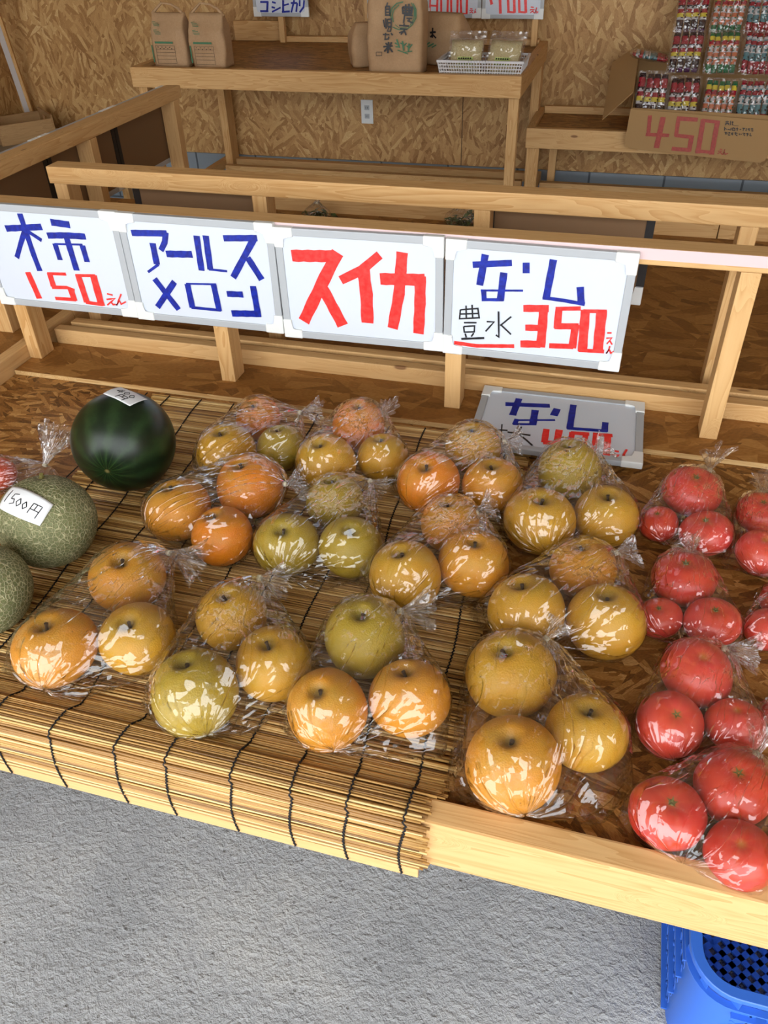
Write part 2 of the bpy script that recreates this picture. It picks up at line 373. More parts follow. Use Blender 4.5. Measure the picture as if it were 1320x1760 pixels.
def whiteboard(label, w, h, strokes=None, offset=(0, 0), group=None, back=False, name='whiteboard_sign', hide_caps=False):
    """built lying in local xy, face up (+z); origin at the centre of its back"""
    t = thing(name, label, 'sign', (0, 0, 0), 0, group)
    fw = .017
    bm = bmesh.new(); box(bm, -w/2+.008, w/2-.008, -h/2+.008, h/2-.008, .003, .0105); obj('panel', bm, WHITE_PANEL, t)
    bm = bmesh.new(); box(bm, -w/2+.006, w/2-.006, -h/2+.006, h/2-.006, .0012, .0029); obj('hardboard_back', bm, HARDBOARD, t)['label'] = 'brown hardboard back'
    for (x0, x1, y0, y1) in ((-w/2+.012, w/2-.012, h/2-fw, h/2), (-w/2+.012, w/2-.012, -h/2, -h/2+fw), (-w/2, -w/2+fw, -h/2+.012, h/2-.012), (w/2-fw, w/2, -h/2+.012, h/2-.012)):
        bm = bmesh.new(); box(bm, x0, x1, y0, y1, 0, .0135); bevel(bm, .002); obj('frame_edge', bm, FRAME_GREY, t)
    for sx in (-1, 1):
        for sy in (-1, 1):
            bm = bmesh.new(); e = .0012
            pts = [(w/2+e, h/2+e), (w/2-.044, h/2+e), (w/2-.044, h/2-fw-.003), (w/2-fw-.003, h/2-fw-.003), (w/2-fw-.003, h/2-.044), (w/2+e, h/2-.044)]
            pts = [(sx*x, sy*y) for x, y in pts]
            if sx*sy < 0: pts.reverse()
            lo = [bm.verts.new((x, y, -.0008)) for x, y in pts]; hi = [bm.verts.new((x, y, .0155)) for x, y in pts]
            bm.faces.new(lo[::-1]); bm.faces.new(hi)
            for i in range(6): bm.faces.new((lo[i], lo[(i+1) % 6], hi[(i+1) % 6], hi[i]))
            bevel(bm, .003, 3); obj('corner_cap', bm, CAP_WHITE, t)
    if back:
        for x in (-w/2+.008, w/2-.008):
            bm = bmesh.new(); box(bm, x-.0095, x+.0095, -h/2+.046, h/2-.046, -.0006, .0145); obj('black_strip', bm, BLACK_TAPE, t)['label'] = 'black strip down the back edge'
    if strokes: ink_part('lettering', strokes, .0113, t, offset)
    return t
WRITING = {
1: [('b',15.3,[(-115,79),(-11,90)]),('b',14.8,[(-62,118),(-60,82),(-57,18),(-53,-21)]),('b',12.5,[(-63,76),(-86,43),(-109,8)]),('b',9.6,[(-56,78),(-22,57)]),('b',16.1,[(18,103),(68,100)]),('b',14.7,[(-2,70),(47,74),(103,75)]),('b',16.1,[(50,71),(52,29),(54,-11)]),('b',13.8,[(13,52),(15,12)]),('b',4.5,[(12,51),(89,55)]),('b',14.7,[(88,53),(90,13)]),('r',16.6,[(-90,-27),(-79,-95)]),('r',7.3,[(20,-23),(-33,-26)]),('r',15.7,[(-27,-25),(-26,-59)]),('r',9.0,[(-32,-61),(12,-58),(32,-64)]),('r',17.2,[(22,-62),(24,-91)]),('r',9.0,[(28,-88),(-31,-90)]),('r',17.0,[(54,-22),(59,-93)]),('r',7.1,[(47,-24),(103,-20)]),('r',19.3,[(97,-19),(99,-97)]),('r',9.1,[(55,-92),(104,-94)]),('r',3.9,[(123,-64),(138,-66)]),('r',3.9,[(118,-79),(143,-74),(116,-94)]),('r',4.2,[(128,-84),(133,-91),(140,-90)]),('r',3.7,[(163,-61),(142,-92),(154,-79),(156,-88),(171,-80)])],
2: [('b',14.6,[(-157,92),(-65,97)]),('b',13.8,[(-67,100),(-75,76),(-89,56)]),('b',16.0,[(-107,72),(-107,22)]),('b',6.7,[(-103,22),(-135,1)]),('b',15.9,[(-77,49),(-10,53)]),('b',15.3,[(9,97),(7,16)]),('b',15.2,[(32,99),(30,20)]),('b',5.5,[(26,21),(72,20)]),('b',13.9,[(75,96),(157,102)]),('b',15.0,[(151,103),(85,6)]),('b',15.4,[(128,56),(156,7)]),('b',14.9,[(-121,-14),(-72,-87)]),('b',14.4,[(-69,-17),(-129,-86)]),('b',15.1,[(-36,-20),(-34,-79)]),('b',4.4,[(-39,-19),(39,-14)]),('b',14.7,[(32,-15),(36,-80)]),('b',7.0,[(-37,-78),(40,-78)]),('b',14.4,[(63,-35),(104,-33)]),('b',15.4,[(132,-10),(136,-82)]),('b',15.8,[(68,-83),(143,-77)])],
3: [('r',26.6,[(-152,70),(-57,75)]),('r',27.4,[(-44,84),(-92,1),(-139,-84)]),('r',26.9,[(-85,-0),(-44,-86)]),('r',20.3,[(51,85),(8,48),(-41,22)]),('r',28.9,[(12,53),(17,-5),(16,-74)]),('r',26.5,[(50,32),(150,37)]),('r',24.9,[(101,94),(92,2),(75,-82)]),('r',25.0,[(140,45),(139,-17),(135,-89)])],
4: [('b',13.4,[(-136,79),(-55,90)]),('b',15.2,[(-111,103),(-119,36)]),('b',15.2,[(-70,68),(-73,7)]),('b',4.4,[(-116,25),(-27,33)]),('b',11.1,[(-110,26),(-107,2)]),('b',6.8,[(-112,5),(-66,9)]),('b',14.6,[(-26,93),(-24,71)]),('b',14.8,[(28,104),(22,20)]),('b',7.8,[(15,22),(58,20),(102,16)]),('b',14.4,[(88,52),(95,15)]),('k',3.5,[(-158,-23),(-120,-16),(-116,-37),(-159,-44),(-158,-23)]),('k',3.5,[(-160,-33),(-116,-27)]),('k',3.4,[(-146,-12),(-144,-42)]),('k',3.4,[(-133,-9),(-130,-40)]),('k',3.6,[(-149,-52),(-121,-49)]),('k',3.5,[(-149,-61),(-125,-57),(-125,-71),(-147,-74),(-149,-61)]),('k',3.6,[(-145,-77),(-142,-86)]),('k',3.4,[(-126,-74),(-131,-83)]),('k',4.9,[(-153,-91),(-102,-83)]),('k',3.9,[(-75,-18),(-70,-77),(-77,-73)]),('k',3.3,[(-99,-44),(-83,-43),(-100,-67)]),('k',3.4,[(-47,-27),(-69,-50)]),('k',3.5,[(-69,-47),(-44,-68)]),('r',8.7,[(-169,-102),(-118,-104),(-35,-95)]),('r',15.9,[(-23,-6),(30,-1)]),('r',19.4,[(19,5),(21,-43),(22,-91)]),('r',14.6,[(-15,-49),(23,-46)]),('r',16.8,[(-22,-88),(21,-84)]),('r',9.0,[(95,6),(44,0)]),('r',15.0,[(51,4),(52,-43)]),('r',13.8,[(46,-39),(96,-34)]),('r',16.1,[(89,-31),(89,-85)]),('r',11.9,[(40,-85),(91,-81)]),('r',19.3,[(105,4),(111,-90)]),('r',7.8,[(101,1),(148,5)]),('r',21.2,[(138,6),(143,-90)]),('r',8.3,[(103,-88),(156,-85)]),('r',3.5,[(156,-42),(165,-41)]),('r',3.1,[(156,-54),(167,-52),(159,-67)]),('r',3.2,[(164,-59),(170,-67)]),('r',3.3,[(166,-71),(161,-89),(166,-79),(170,-87),(176,-83)])],
5: [('b',16.6,[(-127,55),(-25,69)]),('b',16.1,[(-99,86),(-104,10)]),('b',16.3,[(-56,43),(-54,-20)]),('b',6.8,[(-97,-10),(-7,10)]),('b',11.5,[(-92,-4),(-94,-28)]),('b',7.8,[(-98,-27),(-47,-17)]),('b',17.0,[(-7,59),(-12,28)]),('b',14.8,[(28,84),(28,-20)]),('b',10.9,[(22,-18),(109,-11)]),('b',14.4,[(104,24),(104,-14)]),('k',5.4,[(-161,-61),(-106,-55)]),('k',2.8,[(-147,-38),(-134,-109)]),('k',2.8,[(-122,-33),(-113,-107)]),('k',5.3,[(-137,-88),(-115,-83)]),('k',5.3,[(-105,-62),(-54,-64)]),('k',4.2,[(-78,-34),(-81,-62),(-99,-94)]),('k',4.6,[(-78,-67),(-61,-84),(-45,-103)]),('r',6.1,[(-98,-118),(-35,-113)]),('r',14.5,[(-22,-31),(-21,-85)]),('r',14.6,[(-24,-86),(28,-77)]),('r',15.5,[(6,-28),(5,-114)]),('r',13.1,[(35,-32),(34,-109)]),('r',12.9,[(32,-35),(72,-32)]),('r',11.8,[(64,-30),(66,-105)]),('r',11.8,[(86,-24),(85,-107)]),('r',12.9,[(82,-31),(122,-27)]),('r',14.8,[(112,-22),(113,-112)]),('r',6.1,[(129,-86),(138,-87)]),('r',3.4,[(124,-101),(139,-99),(126,-117)]),('r',5.7,[(133,-106),(142,-113)]),('r',4.6,[(154,-75),(144,-113),(149,-96),(153,-109),(162,-101)])],
'koshi': [('b',8.9,[(-1997.6,523.6),(-1951.1,523.7)]),('b',11.3,[(-1954.9,527.1),(-1963.2,482.4)]),('b',9.1,[(-2003.0,482.2),(-1956.1,482.4)]),('b',8.2,[(-1930.0,523.8),(-1909.5,519.4)]),('b',8.3,[(-1935.5,501.5),(-1916.3,497.2)]),('b',7.8,[(-1935.3,479.2),(-1883.8,499.5)]),('b',11.2,[(-1866.1,532.8),(-1872.0,479.5)]),('b',8.9,[(-1879.0,479.4),(-1833.9,481.9)]),('b',7.7,[(-1868.8,508.5),(-1836.0,515.2)]),('b',8.9,[(-1824.5,519.7),(-1788.4,519.8)]),('b',9.5,[(-1803.7,532.9),(-1826.0,477.5)]),('b',9.6,[(-1788.4,519.8),(-1797.9,479.9)]),('b',9.7,[(-1773.4,533.0),(-1776.0,505.5)]),('b',9.2,[(-1748.6,533.0),(-1754.2,502.2),(-1778.6,477.7)])],
'eight': [('b',8.6,[(-1379.2,506.9),(-1346.2,507.0)]),('b',8.7,[(-1376.2,479.8),(-1347.0,479.9)]),('r',10.8,[(-1404.8,531.6),(-1342.9,527.5)])],
'thou': [('r',10.6,[(-1073.6,545.0),(-1035.4,543.0),(-1036.9,475.1),(-1075.4,477.0),(-1073.6,545.0)]),('r',8.5,[(-1073.2,511.2),(-1037.4,509.2)]),('r',10.5,[(-1016.5,545.1),(-982.3,543.1),(-983.1,473.3),(-1015.1,475.2),(-1016.5,545.1)]),('r',10.5,[(-966.0,545.2),(-932.1,543.1),(-932.3,473.6),(-962.8,475.5),(-966.0,545.2)]),('r',10.5,[(-917.1,545.3),(-884.6,543.2),(-884.3,473.8),(-912.2,475.8),(-917.1,545.3)]),('r',4.2,[(-867.7,498.3),(-855.2,497.3)]),('r',5.0,[(-869.9,490.9),(-852.4,492.0),(-869.4,479.2)]),('r',4.5,[(-859.6,484.6),(-851.9,479.3)]),('r',4.6,[(-840.2,497.3),(-846.8,478.3),(-840.9,486.8),(-836.8,479.4),(-829.5,483.7)])],
'seven': [('r',13.3,[(-771.0,550.6),(-759.2,516.5)]),('r',9.3,[(-773.3,547.5),(-705.9,547.6)]),('r',13.6,[(-720.6,547.6),(-713.6,477.9)]),('r',12.3,[(-681.8,550.8),(-673.2,481.3)]),('r',8.3,[(-680.8,485.5),(-643.9,483.6)]),('r',13.4,[(-651.4,550.8),(-643.7,481.5)]),('r',12.2,[(-627.2,550.8),(-619.3,481.6)]),('r',8.3,[(-624.5,485.7),(-587.8,483.8)]),('r',13.4,[(-595.8,550.9),(-587.6,481.8)]),('r',5.1,[(-565.5,506.8),(-550.8,504.8)]),('r',5.9,[(-569.2,494.3),(-547.6,496.5),(-565.7,481.9)]),('r',5.4,[(-556.8,490.2),(-546.3,482.0)]),('r',5.6,[(-536.3,504.8),(-543.7,479.9),(-538.8,492.4),(-534.2,482.0),(-527.6,488.3)])],
'box': [('r',17.3,[(72.7,128.0),(78.4,53.3)]),('r',14.7,[(67.5,47.3),(172.4,46.7)]),('r',23.6,[(132.4,123.2),(125.4,-9.9)]),('r',17.0,[(284.8,117.1),(192.9,119.8)]),('r',17.2,[(200.4,121.9),(203.4,45.1)]),('r',15.4,[(198.0,48.6),(282.8,42.6)]),('r',20.3,[(272.6,46.8),(273.3,-17.7)]),('r',16.7,[(194.7,-9.3),(280.8,-12.7)]),('r',21.1,[(308.5,120.1),(314.0,-25.3)]),('r',13.2,[(303.5,115.5),(381.4,109.2)]),('r',21.0,[(371.4,113.3),(375.5,-27.3)]),('r',13.9,[(300.9,-14.2),(380.7,-18.7)]),('r',4.0,[(405.9,-2.0),(417.0,-4.2)]),('r',4.3,[(400.2,-12.3),(418.2,-9.3),(400.4,-23.9)]),('r',3.8,[(411.7,-15.5),(419.0,-23.6),(424.7,-24.2)]),('r',4.2,[(428.1,-1.9),(424.9,-25.1),(428.4,-13.4),(435.3,-23.8),(445.8,-18.7)]),('k',3.2,[(404.9,112.2),(420.6,112.8)]),('k',3.2,[(406.3,105.6),(424.2,107.1)]),('k',3.4,[(411.5,116.9),(413.1,105.9),(406.5,99.0)]),('k',2.9,[(415.4,105.9),(425.9,99.6)]),('k',3.2,[(426.4,117.4),(430.4,99.8)]),('k',3.2,[(432.2,111.8),(439.8,112.1)]),('k',3.0,[(435.2,116.3),(437.7,101.4),(442.7,99.8)]),('k',1.8,[(444.2,98.9),(464.8,97.9)]),('k',3.2,[(407.2,91.4),(409.6,76.7)]),('k',2.9,[(409.4,85.7),(417.7,81.5)]),('k',3.4,[(420.8,81.6),(436.3,79.9),(434.3,88.8)]),('k',3.2,[(441.9,89.1),(451.4,87.2),(453.5,78.3),(443.6,78.0),(441.0,89.0)]),('k',3.1,[(456.3,86.0),(467.7,85.5)]),('k',3.2,[(461.1,90.6),(463.5,76.5)]),('k',3.1,[(472.7,83.5),(479.6,83.3)]),('k',3.1,[(482.7,89.2),(494.1,88.7)]),('k',3.3,[(489.6,88.5),(488.4,78.3)]),('k',3.3,[(499.3,89.8),(501.9,78.8),(498.1,81.3)]),('k',3.1,[(507.5,89.2),(509.3,81.7)]),('k',3.1,[(511.8,90.2),(514.7,78.3)]),('k',3.1,[(519.0,88.3),(530.6,86.9)]),('k',2.9,[(524.2,91.1),(526.0,77.9),(532.3,79.9)]),('k',2.9,[(411.3,69.2),(421.7,67.8),(422.4,60.6)]),('k',3.3,[(416.3,71.2),(416.5,60.4)]),('k',3.2,[(427.0,68.4),(436.1,68.7)]),('k',3.0,[(432.4,70.9),(430.9,57.3),(438.4,58.5)]),('k',3.2,[(442.0,69.0),(444.0,60.1)]),('k',3.2,[(446.2,70.5),(447.7,57.9)]),('k',3.1,[(453.6,68.0),(467.5,66.8)]),('k',3.0,[(459.5,71.8),(458.6,62.0),(469.0,56.5)]),('k',3.0,[(474.3,67.0),(478.2,60.0)]),('k',2.9,[(482.3,66.0),(485.1,61.6)]),('k',3.2,[(488.9,68.5),(499.0,67.9),(494.7,63.3),(500.6,57.7)]),('k',3.1,[(503.8,66.8),(515.4,65.9)]),('k',3.3,[(509.4,70.1),(511.2,62.6),(509.9,56.7)]),('k',3.2,[(521.3,69.7),(523.9,58.6),(518.9,60.6),(529.3,58.8)])],
'tall': [('k',5.9,[(-1081.2,591.7),(-1064.7,591.7),(-1063.2,559.8),(-1082.0,559.7),(-1081.2,591.7)]),('k',4.7,[(-1081.5,581.6),(-1064.2,581.7)]),('k',4.7,[(-1081.7,570.4),(-1064.4,570.5)]),('k',6.3,[(-1071.6,605.8),(-1076.9,592.9)]),('k',5.8,[(-1092.6,542.9),(-1087.4,515.8)]),('k',5.8,[(-1082.3,548.9),(-1081.7,509.8)]),('k',5.3,[(-1075.1,544.2),(-1057.7,546.1),(-1058.2,519.0),(-1072.8,517.7),(-1075.1,544.2)]),('k',4.8,[(-1072.5,532.2),(-1058.0,532.3)]),('k',4.7,[(-1067.8,515.9),(-1076.1,500.7),(-1061.5,500.8),(-1059.1,514.2),(-1067.8,515.9)]),('k',4.9,[(-1096.2,488.3),(-1066.9,487.4)]),('k',5.4,[(-1083.6,494.5),(-1087.1,470.0),(-1072.4,471.4),(-1069.2,481.2)]),('k',5.6,[(-1059.5,493.6),(-1052.3,485.7)]),('k',6.2,[(-1095.2,442.0),(-1053.1,445.7)]),('k',7.4,[(-1071.1,460.9),(-1075.8,417.3)]),('k',6.4,[(-1084.5,456.4),(-1077.3,448.5)]),('k',6.3,[(-1056.5,459.2),(-1064.0,448.6)]),('k',6.3,[(-1075.2,442.3),(-1090.5,423.4)]),('k',6.4,[(-1071.5,442.3),(-1053.5,422.0)]),('k',7.2,[(-1007.5,589.6),(-964.9,588.0),(-968.5,566.2),(-1005.6,567.2),(-1007.5,589.6)]),('k',7.1,[(-993.2,599.6),(-993.5,567.3)]),('k',7.1,[(-979.0,601.4),(-979.2,567.4)]),('k',5.3,[(-1007.0,577.8),(-967.1,576.9)]),('k',5.9,[(-1000.7,560.1),(-962.9,558.6)]),('k',6.4,[(-998.6,559.0),(-1003.1,531.5)]),('k',5.4,[(-990.1,549.5),(-965.0,548.5)]),('k',6.4,[(-979.3,548.4),(-977.2,534.7)]),('k',5.6,[(-986.5,540.6),(-961.5,531.8)]),('k',6.0,[(-1022.7,522.4),(-979.5,520.9)]),('k',6.5,[(-1001.0,530.3),(-1001.1,521.9)]),('k',5.4,[(-1019.2,510.3),(-986.7,508.8)]),('k',6.1,[(-997.6,507.5),(-1015.9,489.1)]),('k',6.4,[(-999.1,501.4),(-992.0,486.3)]),('k',4.9,[(-1023.1,495.1),(-1004.9,501.4)]),('g',4.6,[(-1054.9,543.1),(-1061.8,561.0),(-1054.1,584.7),(-1032.3,602.4),(-1003.8,608.3)]),('g',3.9,[(-1047.8,534.2),(-1053.2,558.1),(-1045.6,578.9),(-1021.7,597.8)]),('g',3.9,[(-961.4,602.6),(-948.6,582.2),(-948.6,549.8),(-965.1,525.8),(-990.4,507.6),(-1026.5,507.2),(-1051.8,516.1)]),('g',3.3,[(-968.4,605.5),(-955.7,579.3),(-957.2,546.8),(-974.4,525.8)]),('g',2.8,[(-954.3,591.0),(-952.9,555.7)]),('g',2.5,[(-1040.7,525.2),(-1022.8,513.3),(-990.3,514.8)]),('g',6.6,[(-1034.3,470.6),(-1023.8,439.9)]),('g',4.5,[(-1043.3,456.9),(-1023.7,449.2)]),('g',4.4,[(-1040.6,442.8),(-1020.1,441.2)]),('g',6.6,[(-1008.9,464.8),(-1004.1,427.8)]),('g',4.5,[(-1018.4,457.3),(-1003.9,451.3)]),('g',4.7,[(-990.7,457.6),(-1003.9,446.4)]),('g',6.6,[(-979.8,455.9),(-982.2,425.0)]),('g',4.6,[(-990.8,446.5),(-980.6,440.5)]),('g',4.8,[(-965.3,453.0),(-979.9,437.4)]),('g',3.9,[(-1031.3,430.5),(-983.7,415.6)]),('g',3.7,[(-1002.0,421.6),(-965.4,427.1)]),('k',2.1,[(-1127.7,420.9),(-1103.1,421.3),(-1103.5,407.5),(-1128.2,407.1),(-1127.7,420.9)])],
}

RX90 = Matrix.Rotation(PI/2, 4, 'X')     # face up (+z) turned to face -y
for key, x, z, w, h, tilt, lab in ((1, -1.302, .30, .395, .256, 0, 'white sign reading 柿 150えん in blue and red, leftmost on the rail'),
        (2, -.912, .298, .383, .257, 0, 'white sign reading アールスメロン in blue marker'),
        (3, -.5285, .293, .379, .257, 0, 'white sign with the big red word スイカ'),
        (4, -.1425, .291, .386, .257, 0, 'white sign reading なし 豊水 350えん hung at the right end of the signs')):
    xo = {1: -1.302, 2: -.917, 3: -.5295, 4: -.142}[key]
    t = whiteboard(lab, w, h, WRITING[key], ((x-xo)*1000, (z-.29)*1000))
    t.matrix_world = Matrix.Translation((x, 1.6332, z+T)) @ Matrix.Rotation(math.radians((.0, .0, -.6, .4)[key-1]), 4, 'Y') @ RX90
t = whiteboard('white sign reading なし 甘太 400えん lying flat on the table behind the pear bags', .375, .25, WRITING[5], (0, 0))
t.matrix_world = Matrix.Translation((-.063, 1.600, T+.0175)) @ Matrix.Rotation(math.radians(1.2), 4, 'X') @ Matrix.Rotation(math.radians(.6), 4, 'Z')

# boards seen from behind: on the rear rail (facing away) and on the left rail (facing left)
for x, w, lab in ((-1.06, .385, 'brown back of a whiteboard on the second rail, the left one'), (-.11, .385, 'brown back of a whiteboard on the second rail, behind the 350えん sign')):
    t = whiteboard(lab, w, .257, back=True)
    t.matrix_world = Matrix.Translation((x, 1.9435, .306+T)) @ Matrix.Rotation(PI, 4, 'Z') @ RX90
for y, lab in ((2.015, 'brown back of a whiteboard on the left rail, nearest to the camera'), (2.405, 'brown back of a whiteboard on the left rail, middle of the three'), (2.795, 'brown back of a whiteboard on the left rail, farthest towards the wall')):
    t = whiteboard(lab, .384, .257, back=True)
    t.matrix_world = Matrix.Translation((-1.7015, y, .30+T)) @ Matrix.Rotation(-PI/2, 4, 'Z') @ RX90

# signs over the rice shelf
for key, x0, x1, lab in (('koshi', -2.04, -1.728, 'white sign with blue コシヒカリ lettering over the two small rice bags'),
                         ('eight', -1.405, -1.105, 'white sign mostly hidden behind the tall rice bag'),
                         ('thou', -1.094, -.812, 'white sign with a red 8000えん price right of the tall rice bag'),
                         ('seven', -.808, -.502, 'white sign with a red 700えん price over the white basket')):
    h = .21; zb = {'koshi': .458, 'eight': .455, 'thou': .458, 'seven': .456}[key]
    t = whiteboard(lab, x1-x0, h, WRITING[key], ((x0+x1)/2*1000, (zb+h/2)*1000))
    t.matrix_world = Matrix.Translation(((x0+x1)/2, 4.669, zb+h/2+T)) @ RX90

# ------------------------------------------------------------------ reed mat
s = NT('split_reed'); at = s.node('ShaderNodeAttribute', attribute_name='tone').outputs['Fac']; P = s.coord()
st = s.noise(s.vmath('MULTIPLY', P, (6, 420, 420)), 1.0, 3, .6)
blot = s.noise(s.vmath('MULTIPLY', P, (9, 260, 60)), 1.0, 2)
tt = s.math('ADD', s.math('MULTIPLY', at, .75), s.math('ADD', s.math('MULTIPLY', st, .25), s.math('MULTIPLY', s.math('SUBTRACT', blot, .5), .35)))
c = s.ramp(tt, [(0.05, srgb(84, 52, 20)), (.3, srgb(150, 108, 54)), (.6, srgb(196, 154, 88)), (1.0, srgb(238, 210, 148))])
s.set(s.b, 'Base Color', c); s.b.inputs['Roughness'].default_value = .42; REED = s.m
BATTEN = wood('pale_batten', 0, srgb(216, 172, 116), srgb(196, 150, 96))
STRING = plain('black_cotton_string', srgb(16, 15, 18), .85)
MAT_PATH = [(1.545, .0035), (1.2, .0035), (.9, .0035), (.66, .0035), (.632, .008), (.610, .0255), (.600, .0315), (.580, .0330), (.566, .0318), (.5595, .024), (.5575, .012), (.5570, -.02), (.5565, -.078)]
def path_at(path, d):
    for a, b in zip(path, path[1:]):
        L = math.hypot(b[0]-a[0], b[1]-a[1])
        if d <= L or b is path[-1]:
            k = d/L; return (a[0]+(b[0]-a[0])*k, a[1]+(b[1]-a[1])*k), ((b[0]-a[0])/L, (b[1]-a[1])/L)
        d -= L
plen = sum(math.hypot(b[0]-a[0], b[1]-a[1]) for a, b in zip(MAT_PATH, MAT_PATH[1:]))
mt_ = thing('reed_mat', 'woven reed mat with black strings draped over the table edge under the pears', 'mat', (-.6, 1.05, 0))
base = Vector((-.6, 1.05, 0)); rnd = random.Random(3)
bm = bmesh.new(); tone = bm.verts.layers.float.new('tone'); d = 0.0
while d < plen-.002:
    (y, z), (ty, tz) = path_at(MAT_PATH, d)
    r = rnd.uniform(.0013, .0024); tn = max(0, min(1, rnd.gauss(.5, .30)))
    nrm = Vector((0, -tz, ty)); nrm = -nrm if nrm.z < 0 or (abs(nrm.z) < .05 and nrm.y > 0) else nrm
    x0 = -1.055+rnd.uniform(-.007, .007); x1 = -.112+rnd.uniform(-.009, .006)
    if y < .60: x1 -= .012
    sk = rnd.uniform(-.0016, .0016); lift = rnd.uniform(-.0004, .0012)
    if rnd.random() < .08: lift += .0015
    n = 10; pts = []
    for i in range(n+1):
        k = i/n; wob = .0007*math.sin(k*rnd.uniform(3, 9)+d*300)
        p = Vector((x0+(x1-x0)*k, y, z)) + Vector((0, ty, tz))*(sk*(k-.5)*2+wob) + nrm*(lift+.0004*math.sin(k*11+d*500))
        pts.append(p-base)
    nv = len(bm.verts)
    rings = tube(bm, pts, [r*(1+.1*math.sin(i*2.1+d*90)) for i in range(n+1)], 6)
    for rg in rings:
        for v in rg: v[tone] = tn
    d += r*2*rnd.uniform(.86, 1.0)
me = bpy.data.meshes.new('reeds'); bm.to_mesh(me); bm.free(); link('reeds', me, REED, mt_, smooth=True)
beam('bottom_batten', -1.06, -.134, .5548, .5600, -.099, -.0775, BATTEN, mt_, .0008, base)
for i, xf in enumerate((-.156, -.238, -.317, -.403, -.501, -.583, -.693, -.796, -.885, -.975, -1.04)):
    bm = bmesh.new(); pts = []; d = 0.0; k = 0
    xb = xf-.040 if xf < -.2 else xf-.01
    while d < plen+.018:
        (y, z), (ty, tz) = path_at(MAT_PATH, d)
        nrm = Vector((0, -tz, ty)); nrm = -nrm if nrm.z < 0 or (abs(nrm.z) < .05 and nrm.y > 0) else nrm
        x = xf+(xb-xf)*max(0, (y-.6)/.95) + .0013*(1 if k % 2 else -1) + .0035*math.sin(y*23+i)
        if y < .56: x += .006*math.sin(z*30)
        pts.append(Vector((x, y, z))+nrm*(.0027+.0009*(k % 2))-base); d += .0038; k += 1
    tube(bm, pts, .0014, 5); obj('string', bm, STRING, mt_, smooth=True)
# ------------------------------------------------------------------ fruit
def pear_mat():
    s = NT('russet_pear_skin'); P = s.coord(); oi = s.node('ShaderNodeObjectInfo')
    col = oi.outputs['Color']
    off = s.node('ShaderNodeCombineXYZ', n_0=s.math('MULTIPLY', oi.outputs['Random'], 40.0), n_1=oi.outputs['Random'], n_2=0.0).outputs[0]
    Q = s.vmath('ADD', P, off)
    sep = s.node('ShaderNodeSeparateXYZ', n_0=P).outputs
    nz = s.noise(Q, 1.3, 3, .6)
    green = s.math('MULTIPLY', s.math('ADD', s.math('MULTIPLY', sep[2], .55), s.math('MULTIPLY_ADD', nz, 1.7, -.98)), 1.0, clamp=True)
    c = s.mix(s.math('MULTIPLY', green, .75), col, (*srgb(160, 140, 44), 1))
    n2 = s.noise(Q, 6.0, 5, .7)
    c = s.mix(s.math('MULTIPLY', s.math('SUBTRACT', n2, .35), .8, clamp=True), c, s.mix(.35, c, (*srgb(216, 160, 56), 1)))
    sp = s.vor(Q, 24.0); dot = s.math('MULTIPLY', s.math('SUBTRACT', .20, sp.outputs['Distance']), 9.0, clamp=True)
    c = s.mix(s.math('MULTIPLY', dot, .30), c, (*srgb(238, 206, 132), 1))
    rad = s.math('POWER', s.math('ADD', s.math('POWER', sep[0], 2.0), s.math('POWER', sep[1], 2.0)), .5)
    cav = s.math('MULTIPLY', s.math('SUBTRACT', .30, rad), s.math('MULTIPLY', s.math('GREATER_THAN', sep[2], .2), 4.2), clamp=True)
    c = s.mix(s.math('MULTIPLY', cav, .7), c, (*srgb(112, 100, 36), 1))  # shade inside the stem cavity, painted as a darker olive skin colour
    bl = s.vor(Q, 1.9); bd = s.math('MULTIPLY', s.math('SUBTRACT', .045, bl.outputs['Distance']), 60.0, clamp=True)
    c = s.mix(s.math('MULTIPLY', bd, .7), c, (*srgb(92, 62, 26), 1))
    s.set(s.b, 'Base Color', c); s.b.inputs['Roughness'].default_value = .48; s.b.inputs['Specular IOR Level'].default_value = .4
    s.bump(sp.outputs['Distance'], .12, .01)
    return s.m
def tomato_mat():
    s = NT('pink_tomato_skin'); P = s.coord(); oi = s.node('ShaderNodeObjectInfo')
    sep = s.node('ShaderNodeSeparateXYZ', n_0=P).outputs
    Q = s.vmath('ADD', P, s.node('ShaderNodeCombineXYZ', n_0=s.math('MULTIPLY', oi.outputs['Random'], 40.0)).outputs[0])
    nz = s.noise(Q, 1.1, 2)
    c = s.mix(s.math('MULTIPLY_ADD', nz, 2.0, -.6, clamp=True), oi.outputs['Color'], (*srgb(208, 74, 46), 1))
    rad = s.math('POWER', s.math('ADD', s.math('POWER', sep[0], 2.0), s.math('POWER', sep[1], 2.0)), .5)
    ang = s.math('ARCTAN2', sep[1], sep[0])
    ray = s.math('MULTIPLY', s.math('POWER', s.math('ABSOLUTE', s.math('SINE', s.math('MULTIPLY', ang, 4.0))), 9.0), s.math('SUBTRACT', .8, rad, clamp=True))
    c = s.mix(s.math('MULTIPLY', ray, s.math('MULTIPLY', s.math('GREATER_THAN', sep[2], 0.0), .16)), c, (*srgb(236, 150, 84), 1))
    cav = s.math('MULTIPLY', s.math('SUBTRACT', .20, rad), s.math('MULTIPLY', s.math('GREATER_THAN', sep[2], .2), 5.0), clamp=True)
    c = s.mix(s.math('MULTIPLY', cav, .8), c, (*srgb(176, 120, 40), 1))
    s.set(s.b, 'Base Color', c); s.b.inputs['Roughness'].default_value = .30; s.b.inputs['Specular IOR Level'].default_value = .45
    s.b.inputs['Subsurface Weight'].default_value = .1; s.b.inputs['Subsurface Radius'].default_value = (.6, .15, .08); s.b.inputs['Subsurface Scale'].default_value = .15
    return s.m
PEAR = pear_mat(); TOMATO = tomato_mat()
